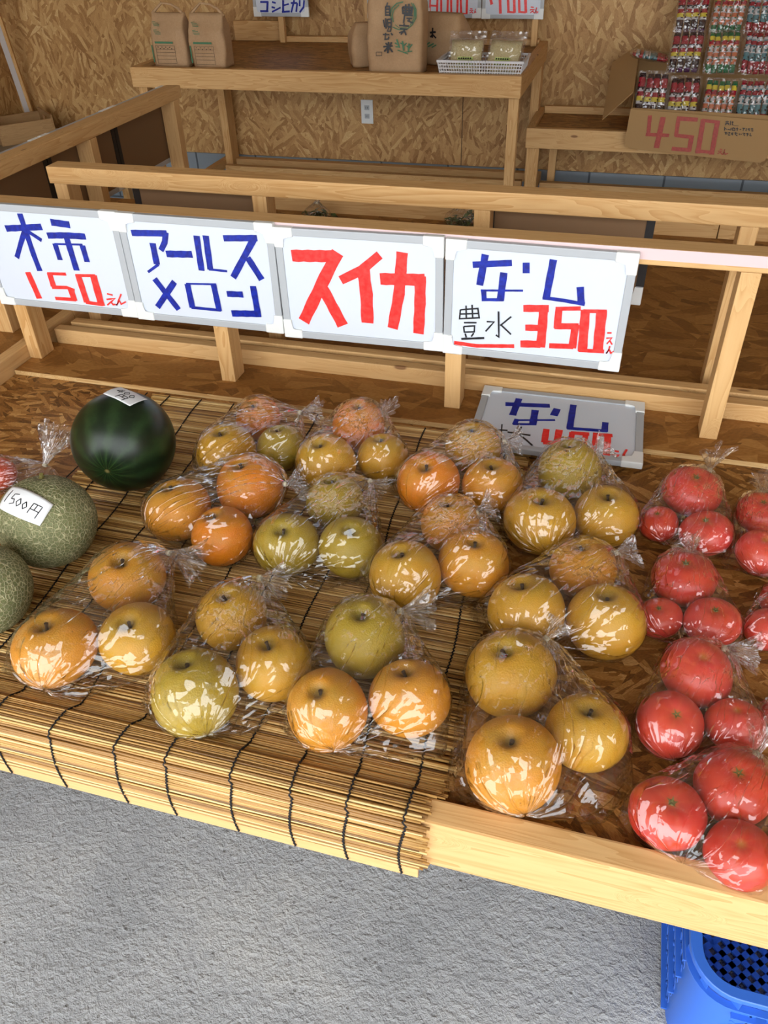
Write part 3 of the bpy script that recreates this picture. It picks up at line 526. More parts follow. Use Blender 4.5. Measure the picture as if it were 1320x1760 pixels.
STEM = plain('dark_brown_stem', srgb(62, 42, 22), .8); SCAR = plain('dry_green_brown_scar', srgb(104, 96, 44), .8)
def round_mesh(name, sq, dimple, dw, lobes, lob_amp, seed, low=0.0, mats=None):
    """unit fruit, z up, height 2*sq"""
    bm = bmesh.new(); prof = []; N = 30
    for j in range(N+1):
        th = PI*j/N; r = math.sin(th); z = -math.cos(th)*sq
        r = r**.90
        r *= 1 + low*(-math.cos(th))*-1*.5
        z -= (dimple*math.exp(-(r/dw)**2) if z > 0 else -dimple*.55*math.exp(-(r/(dw*.9))**2))
        prof.append((max(r, 0) if 0 < j < N else 0.0, z))
    rd = random.Random(seed); ph = [rd.uniform(0, 6.28) for _ in range(4)]
    def fn(a, j, r, z):
        k = 1 + lob_amp*math.cos(lobes*a+ph[0])*(r*.8+.2) + .022*math.cos(2*a+ph[1]) + .018*math.cos(a+ph[2])*z
        return (r*k, z + .02*math.cos(a+ph[3])*r)
    lathe(bm, prof, 44, fn)
    me = bpy.data.meshes.new(name); bm.normal_update(); bm.to_mesh(me); bm.free()
    for p in me.polygons: p.use_smooth = True
    me.materials.append(mats); return me
PEARS = [round_mesh('pear_flesh', .90, .32, .20, 5, .006, 1, .05, PEAR), round_mesh('pear_flesh', .86, .34, .19, 3, .012, 2, -.04, PEAR), round_mesh('pear_flesh', .94, .30, .18, 4, .010, 3, .10, PEAR)]
TOMS = [round_mesh('tomato_flesh', .80, .13, .26, 6, .012, 4, 0, TOMATO), round_mesh('tomato_flesh', .84, .11, .22, 5, .016, 5, .05, TOMATO), round_mesh('tomato_flesh', .78, .14, .30, 7, .010, 6, -.05, TOMATO)]
bm = bmesh.new(); tube(bm, [(0, 0, .50), (.01, .0, .62), (.03, .01, .72), (.05, .02, .79)], [.045, .038, .04, .055], 7); STEM_ME = bpy.data.meshes.new('stem'); bm.to_mesh(STEM_ME); bm.free(); STEM_ME.materials.append(STEM)
bm = bmesh.new()
lathe(bm, [(0, .66), (.05, .69), (.075, .675), (.09, .66)], 9)
for k in range(5):
    a = k*2*PI/5+.3; u = Vector((math.cos(a), math.sin(a), 0)); w = Vector((-u.y, u.x, 0))
    vs = [bm.verts.new(u*.05+w*.03+Vector((0, 0, .69))), bm.verts.new(u*.05-w*.03+Vector((0, 0, .69))), bm.verts.new(u*.17+Vector((0, 0, .735)))]
    bm.faces.new(vs)
SCAR_ME = bpy.data.meshes.new('stem_scar'); bm.to_mesh(SCAR_ME); bm.free(); SCAR_ME.materials.append(SCAR)
BAGS = {
 'A': (0.009, [(-0.7173, 1.4195, 0.0543, 0.0503), (-0.7216, 1.2618, 0.0656, 0.0629), (-0.6214, 1.319, 0.0559, 0.0521)], [(-0.6168, 1.4248, 0.0813), (-0.5691, 1.4236, 0.0939)], [(-0.8098, 1.2522, 0.013)]),
 'B': (0.009, [(-0.4827, 1.4317, 0.0615, 0.0583), (-0.5049, 1.2724, 0.0642, 0.0613), (-0.4008, 1.3338, 0.0565, 0.0528)], [(-0.4445, 1.4329, 0.0795), (-0.4254, 1.4839, 0.0918)], [(-0.5992, 1.3112, 0.013), (-0.3609, 1.3334, 0.013)]),
 'C': (0.009, [(-0.7292, 1.0564, 0.0672, 0.0647), (-0.6227, 1.1559, 0.0696, 0.0673), (-0.6161, 1.0089, 0.061, 0.0578)], [(-0.5471, 1.1576, 0.0864), (-0.5096, 1.1582, 0.0999)], [(-0.8651, 1.1352, 0.013)]),
 'D': (0.009, [(-0.4479, 1.1603, 0.0592, 0.0558), (-0.4908, 1.0138, 0.0623, 0.0592), (-0.3758, 1.0366, 0.0609, 0.0577)], [(-0.3933, 1.2189, 0.0771), (-0.3613, 1.182, 0.0889)], [(-0.4098, 0.955, 0.013), (-0.5822, 1.0428, 0.013)]),
 'E': (0.009, [(-0.2226, 1.4044, 0.0601, 0.0568), (-0.2841, 1.2558, 0.0657, 0.063), (-0.1612, 1.2811, 0.0616, 0.0585)], [(-0.1577, 1.4134, 0.0815), (-0.1272, 1.4096, 0.094)], [(-0.3776, 1.2819, 0.013), (-0.1811, 1.2435, 0.013)]),
 'F': (0.009, [(-0.2172, 1.1471, 0.0592, 0.0558), (-0.2605, 0.9784, 0.0655, 0.0628), (-0.1536, 1.0419, 0.0642, 0.0614)], [(-0.1698, 1.1643, 0.0812), (-0.1496, 1.1668, 0.0938)], [(-0.3676, 1.0048, 0.013), (-0.1425, 0.9895, 0.013)]),
 'G': (0, [(-0.0195, 1.3709, 0.0578, 0.0642), (-0.0572, 1.1942, 0.0611, 0.0679), (0.0608, 1.2452, 0.0544, 0.0605)], [(0.022, 1.4179, 0.0781), (0.0442, 1.4324, 0.0917)], [(-0.1487, 1.2443, 0.004)]),
 'H': (0, [(0.031, 1.0921, 0.0517, 0.0575), (-0.05, 0.9558, 0.0579, 0.0643), (0.0762, 0.9641, 0.0558, 0.062)], [(0.0827, 1.1195, 0.0739), (0.1151, 1.1266, 0.0868)], [(-0.1498, 0.9769, 0.004), (0.1008, 0.929, 0.004)]),
 'I': (0, [(-0.0546, 0.8152, 0.0603, 0.067), (0.0639, 0.7444, 0.0511, 0.0568), (-0.0284, 0.6618, 0.0577, 0.0642)], [(-0.0112, 0.8846, 0.077), (0.0032, 0.9043, 0.0905)], [(-0.1091, 0.6235, 0.004), (0.137, 0.7003, 0.004), (0.1026, 0.6329, 0.004)]),
 'J': (0.009, [(-0.2869, 0.826, 0.0667, 0.0642), (-0.3002, 0.6813, 0.0621, 0.059), (-0.1905, 0.7322, 0.0624, 0.0593)], [(-0.2442, 0.8813, 0.0828), (-0.1895, 0.8849, 0.0957)], [(-0.1902, 0.6555, 0.013), (-0.3746, 0.6667, 0.013), (-0.1254, 0.6746, 0.013)]),
 'K': (0.009, [(-0.5143, 0.8236, 0.0607, 0.0574), (-0.4093, 0.7453, 0.0622, 0.0592), (-0.4977, 0.6579, 0.0672, 0.0647)], [(-0.4929, 0.8988, 0.0834), (-0.4443, 0.8902, 0.0963)], [(-0.5979, 0.6504, 0.013), (-0.4035, 0.6474, 0.013)]),
 'L': (0.009, [(-0.7271, 0.8612, 0.0668, 0.0643), (-0.7531, 0.6855, 0.0678, 0.0653), (-0.638, 0.7384, 0.0638, 0.0609)], [(-0.6736, 0.9187, 0.0841), (-0.6019, 0.8946, 0.0972)], [(-0.8545, 0.6603, 0.013), (-0.6908, 0.6305, 0.013)]),
 'M': (0, [(0.2186, 1.377, 0.0459, 0.056), (0.1603, 1.2777, 0.0304, 0.037), (0.2431, 1.2583, 0.0392, 0.0479)], [(0.2497, 1.4295, 0.0644), (0.2645, 1.4838, 0.0756)], [(0.209, 1.2366, 0.004), (0.2834, 1.2321, 0.004)]),
 'N': (0, [(0.2007, 1.1148, 0.0439, 0.0536), (0.1642, 1.0229, 0.03, 0.0366), (0.2457, 1.0265, 0.0367, 0.0448)], [(0.21, 1.1537, 0.0616), (0.1973, 1.1855, 0.0724)], [(0.1355, 1.0908, 0.004)]),
 'O': (0, [(0.3459, 1.3462, 0.0371, 0.0453), (0.3363, 1.2265, 0.036, 0.044)], [(0.3482, 1.3912, 0.0521), (0.36, 1.4446, 0.0612)], [(0.2799, 1.2051, 0.004)]),
 'P': (0, [(0.3568, 1.1229, 0.0232, 0.0283), (0.3332, 1.0366, 0.0307, 0.0374)], None, []),
 'Q': (0, [(0.2166, 0.9018, 0.0435, 0.0531), (0.1783, 0.7975, 0.0398, 0.0485), (0.2692, 0.8232, 0.0336, 0.041)], [(0.2547, 0.9473, 0.0611), (0.3009, 0.9321, 0.0717)], [(0.1378, 0.7743, 0.004)]),
 'R': (0, [(0.1755, 0.652, 0.0399, 0.0487), (0.2605, 0.7128, 0.0423, 0.0516), (0.2623, 0.6178, 0.0353, 0.043)], [(0.2873, 0.7586, 0.0593), (0.3004, 0.8087, 0.0697)], [(0.1174, 0.6424, 0.004), (0.3011, 0.5966, 0.004), (0.2157, 0.6195, 0.004)]),
 'S': (0, [(0.3357, 0.8682, 0.0211, 0.0257)], None, []),
}

BAG_TEXT = {
 'A': 'rearmost bag right beside the watermelon', 'B': 'bag just below the スイカ sign', 'C': 'bag of orange pears in front of the watermelon',
 'D': 'middle bag of green-tinged pears', 'E': "bag at the flat sign's left end", 'F': 'bag just right of the middle green-tinged bag',
 'G': "bag below the flat sign's right end", 'H': 'bag just left of the second tomato bag', 'I': 'frontmost bag on bare board beside the mat',
 'J': "front bag at the mat's right edge", 'K': 'front bag in the middle of the mat', 'L': 'front bag beside the netted melons',
 'M': 'rear tomato bag with upright twisted top', 'N': 'second tomato bag from the back', 'O': 'rearmost tomato bag at the right edge',
 'P': 'cut-off tomato bag right of the second one', 'Q': 'third tomato bag from the back', 'R': 'frontmost tomato bag by the table edge',
 'S': 'tomato bag showing only a sliver at the edge'}
POS = {3: ('rear', 'left-hand', 'right-hand'), 2: ('rear', 'front'), 1: ('the only one',)}
POSX = {'K': ('rear', 'right-hand', 'front'), 'C': ('left-hand', 'rear right', 'front'), 'I': ('rear', 'right-hand', 'front'), 'R': ('left-hand', 'rear right', 'front right')}
G_, O_, Y_, D_ = srgb(162, 136, 40), srgb(202, 132, 32), srgb(192, 140, 36), srgb(212, 120, 12)
TINT = {'A': (D_, Y_, G_), 'B': (D_, Y_, Y_), 'C': (O_, D_, D_), 'D': (G_, G_, G_), 'E': (Y_, D_, O_), 'F': (O_, Y_, O_), 'G': (G_, Y_, Y_), 'H': (O_, Y_, Y_), 'I': (Y_, Y_, O_), 'J': (G_, O_, O_), 'K': (Y_, Y_, G_), 'L': (O_, O_, Y_)}
R1, R2 = srgb(204, 66, 60), srgb(190, 46, 40)
rf = random.Random(11)
FRUIT = {}
for n, (base_z, fs, knot, corners) in BAGS.items():
    tom = n in 'MNOPQRS'; pos = POSX.get(n, POS[len(fs)]); FRUIT[n] = []
    cen = sum((Vector(f[:3]) for f in fs), Vector())/len(fs)
    for i, (x, y, z, R) in enumerate(fs):
        kind = 'tomato' if tom else 'pear'
        cw = ('red' if tom else {G_: 'yellow-green', O_: 'golden orange', Y_: 'golden brown', D_: 'deep orange'}[TINT[n][i]])
        t = thing(kind, f'{cw} {kind}, {pos[i]} in the {BAG_TEXT[n]}', kind, (x, y, z), rf.uniform(0, 6.28), 'tomatoes in clear bags' if tom else 'pears in clear bags')
        me = rf.choice(TOMS if tom else PEARS); sq = {PEARS[0]: .90, PEARS[1]: .86, PEARS[2]: .94, TOMS[0]: .80, TOMS[1]: .84, TOMS[2]: .78}[me]
        t.location.z = base_z + T + R*(sq+.012)
        t.scale = (R, R, R)
        tilt = rf.uniform(.05, .32); az = rf.uniform(-2.6, .6)
        t.rotation_euler = Matrix.Rotation(tilt, 3, Vector((math.cos(az), math.sin(az), 0))).to_euler()
        t.rotation_euler.rotate_axis('Z', rf.uniform(0, 6.28))
        body = bpy.data.objects.new('flesh', me); COL.objects.link(body); body.parent = t
        if tom: c = [a*(1-.0)+b*.0 for a, b in zip(rf.choice((R1, R2, R1)), R2)]
        else: c = TINT[n][i]
        body.color = (c[0], c[1], c[2], 1)
        st = bpy.data.objects.new('stem_scar' if tom else 'stem', SCAR_ME if tom else STEM_ME); COL.objects.link(st); st.parent = t
        FRUIT[n].append((Vector((x, y, t.location.z-T)), R, sq))

# ------------------------------------------------------------------ clear film bags
def film(name, haze, rough=.05, bump=.5, sc=1.0, hz=(.92, .9, .9)):
    s = NT(name); s.n.remove(s.b)
    uv = s.coord('UV'); P = s.coord()
    w1 = s.noise(s.vmath('MULTIPLY', uv, (17, 1.8, 1)), 1.0, 1, .5, .5)
    w1 = s.math('POWER', s.math('SUBTRACT', 1.0, s.math('ABSOLUTE', s.math('MULTIPLY_ADD', w1, 2.0, -1.0))), 14.0)
    PW = s.vmath('ADD', P, s.vmath('MULTIPLY', s.node('ShaderNodeTexNoise', i_Vector=P, i_Scale=11.0).outputs['Color'], (.09, .09, .09)))
    h = s.math('MULTIPLY', w1, .0032)
    for k_, (fs_, am_) in enumerate(((24.0*sc, .55), (62.0*sc, .50))):
        vq = s.vor(PW, fs_)
        rel = s.vmath('SUBTRACT', PW, vq.outputs['Position'])
        rd_ = s.vmath('SUBTRACT', vq.outputs['Color'], (.5, .5, .5))
        dp = s.node('ShaderNodeVectorMath', operation='DOT_PRODUCT', n_0=rel, n_1=rd_).outputs['Value']
        h = s.math('ADD', h, s.math('MULTIPLY', dp, am_))
    bp = s.node('ShaderNodeBump', i_Height=h); bp.inputs['Strength'].default_value = 1.0; bp.inputs['Distance'].default_value = bump
    tr = s.node('ShaderNodeBsdfTransparent'); tr.inputs[0].default_value = (.995, .993, .99, 1)
    gl = s.node('ShaderNodeBsdfGlossy'); gl.inputs['Roughness'].default_value = rough; s.l.new(bp.outputs[0], gl.inputs['Normal'])
    df = s.node('ShaderNodeBsdfDiffuse'); df.inputs[0].default_value = (*hz, 1)
    ge = s.node('ShaderNodeNewGeometry')
    dt = s.node('ShaderNodeVectorMath', operation='DOT_PRODUCT', n_0=ge.outputs['Incoming'], n_1=bp.outputs[0]).outputs['Value']
    fr_ = s.math('MULTIPLY_ADD', s.math('POWER', s.math('SUBTRACT', 1.0, s.math('ABSOLUTE', dt), clamp=True), 4.0), .9, .10)
    m1 = s.node('ShaderNodeMixShader'); s.set(m1, 0, s.math('ADD', haze, s.math('MULTIPLY', w1, haze*1.5), clamp=True)); s.l.new(tr.outputs[0], m1.inputs[1]); s.l.new(df.outputs[0], m1.inputs[2])
    m2 = s.node('ShaderNodeMixShader'); s.set(m2, 0, s.math('MINIMUM', fr_, .75)); s.l.new(m1.outputs[0], m2.inputs[1]); s.l.new(gl.outputs[0], m2.inputs[2])
    s.l.new(m2.outputs[0], s.out.inputs[0]); return s.m
FILM = film('clear_plastic_film', .003, .02, 1.0); RUFFLE = film('gathered_plastic_film', .02, .04, 1.3)
TIE = plain('milky_tie_tape', srgb(214, 206, 180), .5)
def film_bag(name_label, cat, fs, knot, corners, zmin, seed, group, film_mat=None, off=.0022):
    c = sum((p for p, R, q in fs), Vector())/len(fs)
    if knot: c = c*.9+Vector(knot[0])*.1
    base = Vector((c.x, c.y, zmin)); c.z = max(.02+zmin, c.z)
    root = thing('plastic_bag', name_label, cat, base, 0, group)
    hb = bmesh.new(); pts = []
    for p, R, q in fs:
        RR = R+off
        for j in range(1, 16):
            th = PI*j/16
            for k in range(28):
                a = 2*PI*k/28; rr = RR*math.sin(th)**.90
                pts.append(p+Vector((rr*math.cos(a), rr*math.sin(a), -math.cos(th)*(R*q+off))))
        pts.append(p+Vector((0, 0, -(R*q))))
    if knot:
        k0 = Vector(knot[0])
        for k in range(6): pts.append(k0+Vector((.004*math.cos(k), .004*math.sin(k), .003*math.sin(k*2))))
    for q in corners:
        q = Vector(q); side = (q-c).cross(Vector((0, 0, 1))).normalized()
        for s_ in (-1, 0, 1): pts.append(q+side*.012*s_+(c-q).normalized()*(.006 if s_ else 0)+Vector((0, 0, .001)))
        pts.append(q+Vector((0, 0, .004))+(c-q).normalized()*.01)
    for p in pts: hb.verts.new(p if p.z > zmin+.001 else Vector((p.x, p.y, zmin+.001)))
    bmesh.ops.convex_hull(hb, input=list(hb.verts)); bmesh.ops.triangulate(hb, faces=list(hb.faces))
    tree = BVHTree.FromBMesh(hb)
    axis = (Vector(knot[0])-c).normalized() if knot else Vector((.2, .5, .8)).normalized()
    u = axis.orthogonal().normalized(); v = axis.cross(u)
    NV, NU = 84, 168; bm = bmesh.new(); uvl = bm.loops.layers.uv.new('UVMap'); sv = Vector((seed*3.3, seed*1.7, seed*.9)); rows = []
    for j in range(NV+1):
        th = .012+(PI-.024)*j/NV; row = []
        for i in range(NU):
            a = 2*PI*i/NU; d = axis*math.cos(th)+(u*math.cos(a)+v*math.sin(a))*math.sin(th)
            hit = tree.ray_cast(c, d, 2.0)[0]
            if hit is None: hit = c+d*.02
            r = (hit-c).length
            pl = noise.noise(sv+Vector((math.cos(a)*4.2, math.sin(a)*4.2, th*.7))); pl = (1-abs(pl)*2.2); pl = max(0, pl)**3
            pl2 = noise.noise(sv+Vector((math.cos(a)*11, math.sin(a)*11, th*1.5+9))); pl2 = max(0, 1-abs(pl2)*2.5)**3
            cr_ = noise.noise(sv+hit*38); cr2 = max(0, 1-abs(cr_)*3)**3
            am = .55+1.6*math.exp(-th/.35)
            dd = .0048*pl*am+.0026*pl2*am+.0020*cr2
            dd += .0015*noise.noise(sv+hit*18)
            # slack film sags where it bridges between fruit
            gap = min(abs((hit-p).length-R) for p, R, q in fs)
            dd -= min(.005, gap*.12)*(.6+.8*noise.noise(sv+hit*9)) if r > .03 else 0
            if j < 5: dd *= j/5
            if abs(d.z) < .999:
                hit2 = c+d*max(.004, r+dd)
            else: hit2 = hit
            # never cut into the fruit
            for p, R, q in fs:
                e = hit2-p; dist = math.sqrt(e.x*e.x+e.y*e.y+(e.z/q)**2)
                if dist < R+.0012: hit2 = p+e*((R+.0012)/dist)
            if hit2.z < zmin+.0008: hit2.z = zmin+.0008
            row.append(bm.verts.new(hit2-base))
        rows.append(row)
    for j in range(NV):
        for i in range(NU):
            f = bm.faces.new((rows[j][i], rows[j+1][i], rows[j+1][(i+1) % NU], rows[j][(i+1) % NU]))
            for lp, (uu, vv) in zip(f.loops, ((i, j), (i, j+1), (i+1, j+1), (i+1, j))): lp[uvl].uv = (uu/NU, vv/NV)
    hb.free()
    obj('bag_film', bm, film_mat or FILM, root, smooth=True)
    if knot:
        k0 = Vector(knot[0])-base; k1 = Vector(knot[1])-base; ax = (k1-k0); L = max(.035, ax.length); ax.normalize(); k1 = k0+ax*L
        uu = ax.orthogonal().normalized(); vv = ax.cross(uu)
        rd = random.Random(seed); bm = bmesh.new(); uvl = bm.loops.layers.uv.new('UVMap'); NR, NA = 12, 72; rows = []
        for j in range(NR+1):
            t_ = j/NR; row = []
            for i in range(NA):
                a = 2*PI*i/NA
                rad = .0042+.026*(t_**1.25)*(L/.05)**.5
                ruf = noise.noise(Vector((math.cos(a)*2.8+seed, math.sin(a)*2.8, t_*.8)))*1.5
                rad2 = rad*(.55+.5*abs(math.sin(a*3.5+seed+ruf*2)))*(1+.5*ruf*t_)
                ln = L*t_*(1+.22*noise.noise(Vector((math.cos(a)*2+seed*2, math.sin(a)*2, 3))))
                # flattened fan: narrow along vv
                row.append(bm.verts.new(k0+ax*ln+uu*math.cos(a)*rad2*1.15+vv*math.sin(a)*rad2*.62))
            rows.append(row)
        for j in range(NR):
            for i in range(NA):
                f = bm.faces.new((rows[j][i], rows[j][(i+1) % NA], rows[j+1][(i+1) % NA], rows[j+1][i]))
                for lp, (a_, b_) in zip(f.loops, ((i, j), (i+1, j), (i+1, j+1), (i, j+1))): lp[uvl].uv = (a_/NA, b_/NR)
        obj('gathered_neck', bm, RUFFLE, root, smooth=True)
        bm = bmesh.new(); tube(bm, [k0-ax*.003+uu*.0, k0+ax*.0035], .0050, 14); obj('tie', bm, TIE, root, smooth=True)
    return root
for si, (n, (base_z, fs, knot, corners)) in enumerate(BAGS.items()):
    tom = n in 'MNOPQRS'
    film_bag('clear plastic film of the ' + BAG_TEXT[n], 'bag', FRUIT[n], knot, corners, base_z, si+1, 'clear bags of tomatoes' if tom else 'clear bags of pears')

# bag of tomatoes behind the melons with its loose top standing up
t = thing('tomato', 'pale red tomato cut off by the left edge behind the melons', 'tomato', (-1.19, 1.11, .0), .4)
b_ = bpy.data.objects.new('flesh', TOMS[0]); COL.objects.link(b_); b_.parent = t; b_.color = (*srgb(214, 92, 60), 1)
b_ = bpy.data.objects.new('stem_scar', SCAR_ME); COL.objects.link(b_); b_.parent = t
t.scale = (.042, .042, .042); t.location.z = T+.036
film_bag('clear plastic bag with crumpled open top standing behind the netted melons', 'bag', [(Vector((-1.19, 1.11, .036)), .042, .80)], ((-1.108, 1.165, .035), (-1.085, 1.215, .105)), [(-1.02, 1.13, .004)], 0, 31, None)

# ------------------------------------------------------------------ melons
s = NT('netted_melon_rind'); P = s.coord()
PW = s.vmath('ADD', P, s.vmath('MULTIPLY', s.node('ShaderNodeTexNoise', i_Vector=P, i_Scale=30.0).outputs['Color'], (.006, .006, .006)))
e1 = s.vor(PW, 140.0, 'DISTANCE_TO_EDGE').outputs[0]; e2 = s.vor(PW, 330.0, 'DISTANCE_TO_EDGE').outputs[0]
net = s.math('SUBTRACT', 1.0, s.math('MULTIPLY', e1, 8.5), clamp=True); net2 = s.math('MULTIPLY', s.math('SUBTRACT', 1.0, s.math('MULTIPLY', e2, 6.0), clamp=True), .2)
nn = s.math('MAXIMUM', net, net2); base_c = s.mix(s.noise(P, 12.0, 2), (*srgb(78, 84, 46), 1), (*srgb(112, 116, 70), 1))
s.set(s.b, 'Base Color', s.mix(nn, base_c, (*srgb(186, 180, 140), 1))); s.b.inputs['Roughness'].default_value = .6
s.bump(nn, .9, .0014); MELON = s.m
PAPER = None
s = NT('woven_paper_label'); P = s.coord(); wv = s.node('ShaderNodeTexWave', i_Vector=P); wv.inputs['Scale'].default_value = 260.0
s.b.inputs['Base Color'].default_value = (*srgb(226, 228, 230), 1); s.b.inputs['Roughness'].default_value = .6; s.bump(wv.outputs[0], .3, .0006); PAPER = s.m
def melon(name, label, c, R, sq, mat, axis, seed):
    root = thing(name, label, 'melon', (c[0], c[1], c[2]))
    bm = bmesh.new(); N = 40; prof = []
    for j in range(N+1):
        th = PI*j/N; prof.append((R*math.sin(th)**.96 if 0 < j < N else 0, -math.cos(th)*R*sq - (.004*math.exp(-(math.sin(th)/.12)**2) if j > N/2 else -.003*math.exp(-(math.sin(th)/.12)**2))))
    lathe(bm, prof, 72, lambda a, j, r, z: (r*(1+.008*math.cos(3*a+seed)), z))
    o = obj('rind', bm, mat, root, smooth=True)
    o.rotation_mode = 'QUATERNION'; o.rotation_quaternion = Vector((0, 0, 1)).rotation_difference(Vector(axis).normalized())
    return root, o
def curved_label(root, R, centre_dir, right, w, h, strokes, sq=1.0, lift=.0012, curl=0.0):
    n0 = Vector(centre_dir).normalized(); rgt = (Vector(right)-n0*Vector(right).dot(n0)).normalized(); upv = n0.cross(rgt)
    def at(x, y, k=0.0):
        d = (n0+rgt*(x/R)+upv*(y/R)).normalized(); return d*(R+lift+k+curl*(abs(x)/w*2)**3)
    bm = bmesh.new(); NX, NY = 16, 10
    g = [[bm.verts.new(at((i/NX-.5)*w, (j/NY-.5)*h)) for i in range(NX+1)] for j in range(NY+1)]
    for j in range(NY):
        for i in range(NX): bm.faces.new((g[j][i], g[j][i+1], g[j+1][i+1], g[j+1][i]))
    o = obj('price_label', bm, PAPER, root, smooth=True); o['label'] = 'white woven price label'
    so = o.modifiers.new('thickness', 'SOLIDIFY'); so.thickness = .0004; so.offset = 1
    bm = bmesh.new()
    for pts, wd in strokes:
        Q = []
        for a, b in zip(pts, pts[1:]):
            for i in range(6): Q.append((a[0]+(b[0]-a[0])*i/6, a[1]+(b[1]-a[1])*i/6))
        Q.append(pts[-1]); tube(bm, [at(x, y, .0004) for x, y in Q], wd, 6)
    obj('black_lettering', bm, INK['k'], o)
m1, _ = melon('netted_melon', 'netted green melon with a white 500円 label, beside the reed mat', (-.9279, .9368, .0924), .0878, .97, MELON, (-.1, .35, 1), 1)
ST500 = [([(-.036, .016), (-.040, -.010)], .0009), ([(-.012, .012), (-.022, .010), (-.024, .0), (-.016, .001), (-.013, -.006), (-.022, -.010)], .0009), ([(-.004, .006), (-.009, -.002), (-.004, -.009), (.001, -.002), (-.004, .006)], .0009), ([(.009, .005), (.005, -.002), (.009, -.009), (.014, -.003), (.009, .005)], .0009),
         ([(.022, .008), (.020, -.012)], .0009), ([(.022, .008), (.040, .009), (.038, -.016)], .0009), ([(.030, .009), (.029, -.003)], .0009), ([(.021, -.003), (.038, -.003)], .0009)]
curved_label(m1, .0878, (.02, -.50, .86), (1, -.05, -.35), .112, .052, ST500, lift=.0016)
bm = bmesh.new(); tube(bm, [(0, 0, -.004), (.003, .001, .004), (.004, .0, .009)], [.006, .004, .0035], 8)
o = obj('stem_stub', bm, SCAR, m1); o.location = Vector((-.1, .35, 1)).normalized()*.083
m2, _ = melon('netted_melon', 'netted green melon cut off by the left edge, nearest the table front', (-.9354, .7571, .0835), .0793, .97, MELON, (.2, .1, 1), 2)
s = NT('dark_watermelon_rind'); P = s.coord(); sep = s.node('ShaderNodeSeparateXYZ', n_0=P).outputs
ang = s.math('ARCTAN2', sep[1], sep[0]); nz = s.noise(P, 22.0, 4, .65); nz2 = s.noise(P, 60.0, 3, .6)
st = s.math('SINE', s.math('ADD', s.math('MULTIPLY', ang, 11.0), s.math('MULTIPLY', nz, 7.0)))
c = s.ramp(s.math('ADD', s.math('MULTIPLY_ADD', st, .22, .35), s.math('MULTIPLY', nz2, .3)), [(.15, srgb(14, 24, 12)), (.5, srgb(22, 38, 18)), (.85, srgb(36, 56, 28))])
line = s.math('POWER', s.math('ABSOLUTE', s.math('SINE', s.math('MULTIPLY_ADD', ang, 11.0, 0.4))), 16.0)
poler = s.math('POWER', s.math('ADD', s.math('POWER', sep[0], 2.0), s.math('POWER', sep[1], 2.0)), .5)
c = s.mix(s.math('MULTIPLY', line, s.math('MULTIPLY', s.math('SUBTRACT', .055, poler, clamp=True), 9.0)), c, (*srgb(72, 104, 48), 1))
c = s.mix(s.math('MULTIPLY', s.math('SUBTRACT', .006, poler), 250.0, clamp=True), c, (*srgb(120, 110, 66), 1))
s.set(s.b, 'Base Color', c); s.b.inputs['Roughness'].default_value = .34; s.b.inputs['Specular IOR Level'].default_value = .35; WMEL = s.m
m3, _ = melon('watermelon', 'dark green watermelon with a white 400円 label on top', (-.9131, 1.1922, .1085), .1041, .965, WMEL, (.15, -.95, -.08), 3)
ST400 = [([(-.018, .012), (-.024, .002), (-.010, .002)], .0009), ([(-.013, .012), (-.015, -.004)], .0009), ([(-.001, .012), (-.006, .005), (-.002, -.002), (.004, .006), (-.001, .012)], .0009), ([(.013, .010), (.009, .003), (.013, -.004), (.019, .003), (.013, .010)], .0009),
         ([(-.004, -.006), (-.008, -.020)], .0009), ([(-.004, -.006), (.014, -.007), (.010, -.022)], .0009), ([(.004, -.006), (.003, -.013)], .0009), ([(-.006, -.013), (.012, -.014)], .0009)]
curved_label(m3, .1041, (.18, .16, .97), (1, -.25, -.1), .072, .050, ST400, lift=.0018, curl=.004)
# ------------------------------------------------------------------ blue crate under the table edge
s = NT('blue_crate_plastic'); s.b.inputs['Base Color'].default_value = (*srgb(56, 108, 206), 1); s.b.inputs['Roughness'].default_value = .36; CR = s.m
cx, cy, cw_, cd_, ch = .305+.26, .668+.18, .52, .36, .30
cb = Vector((cx, cy, -T)); cr_ = thing('plastic_crate', 'bright blue plastic crate with lattice walls standing on the floor under the table', 'crate', cb)
def rrect(w, d, r, n=8):
    out = []
    for (sx, sy, a0) in ((1, 1, 0), (-1, 1, PI/2), (-1, -1, PI), (1, -1, 3*PI/2)):
        for k in range(n+1):
            a = a0+PI/2*k/n; out.append((sx*(w/2-r)+r*math.cos(a), sy*(d/2-r)+r*math.sin(a)))
    return out
def ring_solid(bm, outer, inner, z0, z1):
    n = len(outer); A = [bm.verts.new((*p, z0)) for p in outer]; B = [bm.verts.new((*p, z1)) for p in outer]; C = [bm.verts.new((*p, z1)) for p in inner]; D = [bm.verts.new((*p, z0)) for p in inner]
    for i in range(n):
        k = (i+1) % n
        for q in ((A[i], A[k], B[k], B[i]), (B[i], B[k], C[k], C[i]), (C[i], C[k], D[k], D[i]), (D[i], D[k], A[k], A[i])): bm.faces.new(q)
bm = bmesh.new(); ring_solid(bm, rrect(cw_, cd_, .075), rrect(cw_-.040, cd_-.040, .056), ch-.014, ch); bevel(bm, .0015, 1)
obj('rim', bm, CR, cr_, smooth=False)
bm = bmesh.new(); ring_solid(bm, rrect(cw_+.004, cd_+.004, .078), rrect(cw_-.02, cd_-.02, .066), ch-.040, ch-.036)
for (x, y) in rrect(cw_-.012, cd_-.012, .07, 2): bar(bm, (x, y, ch-.038), (x, y, ch-.010), .002, .016, (-y, x, 0))
obj('lower_flange', bm, CR, cr_)
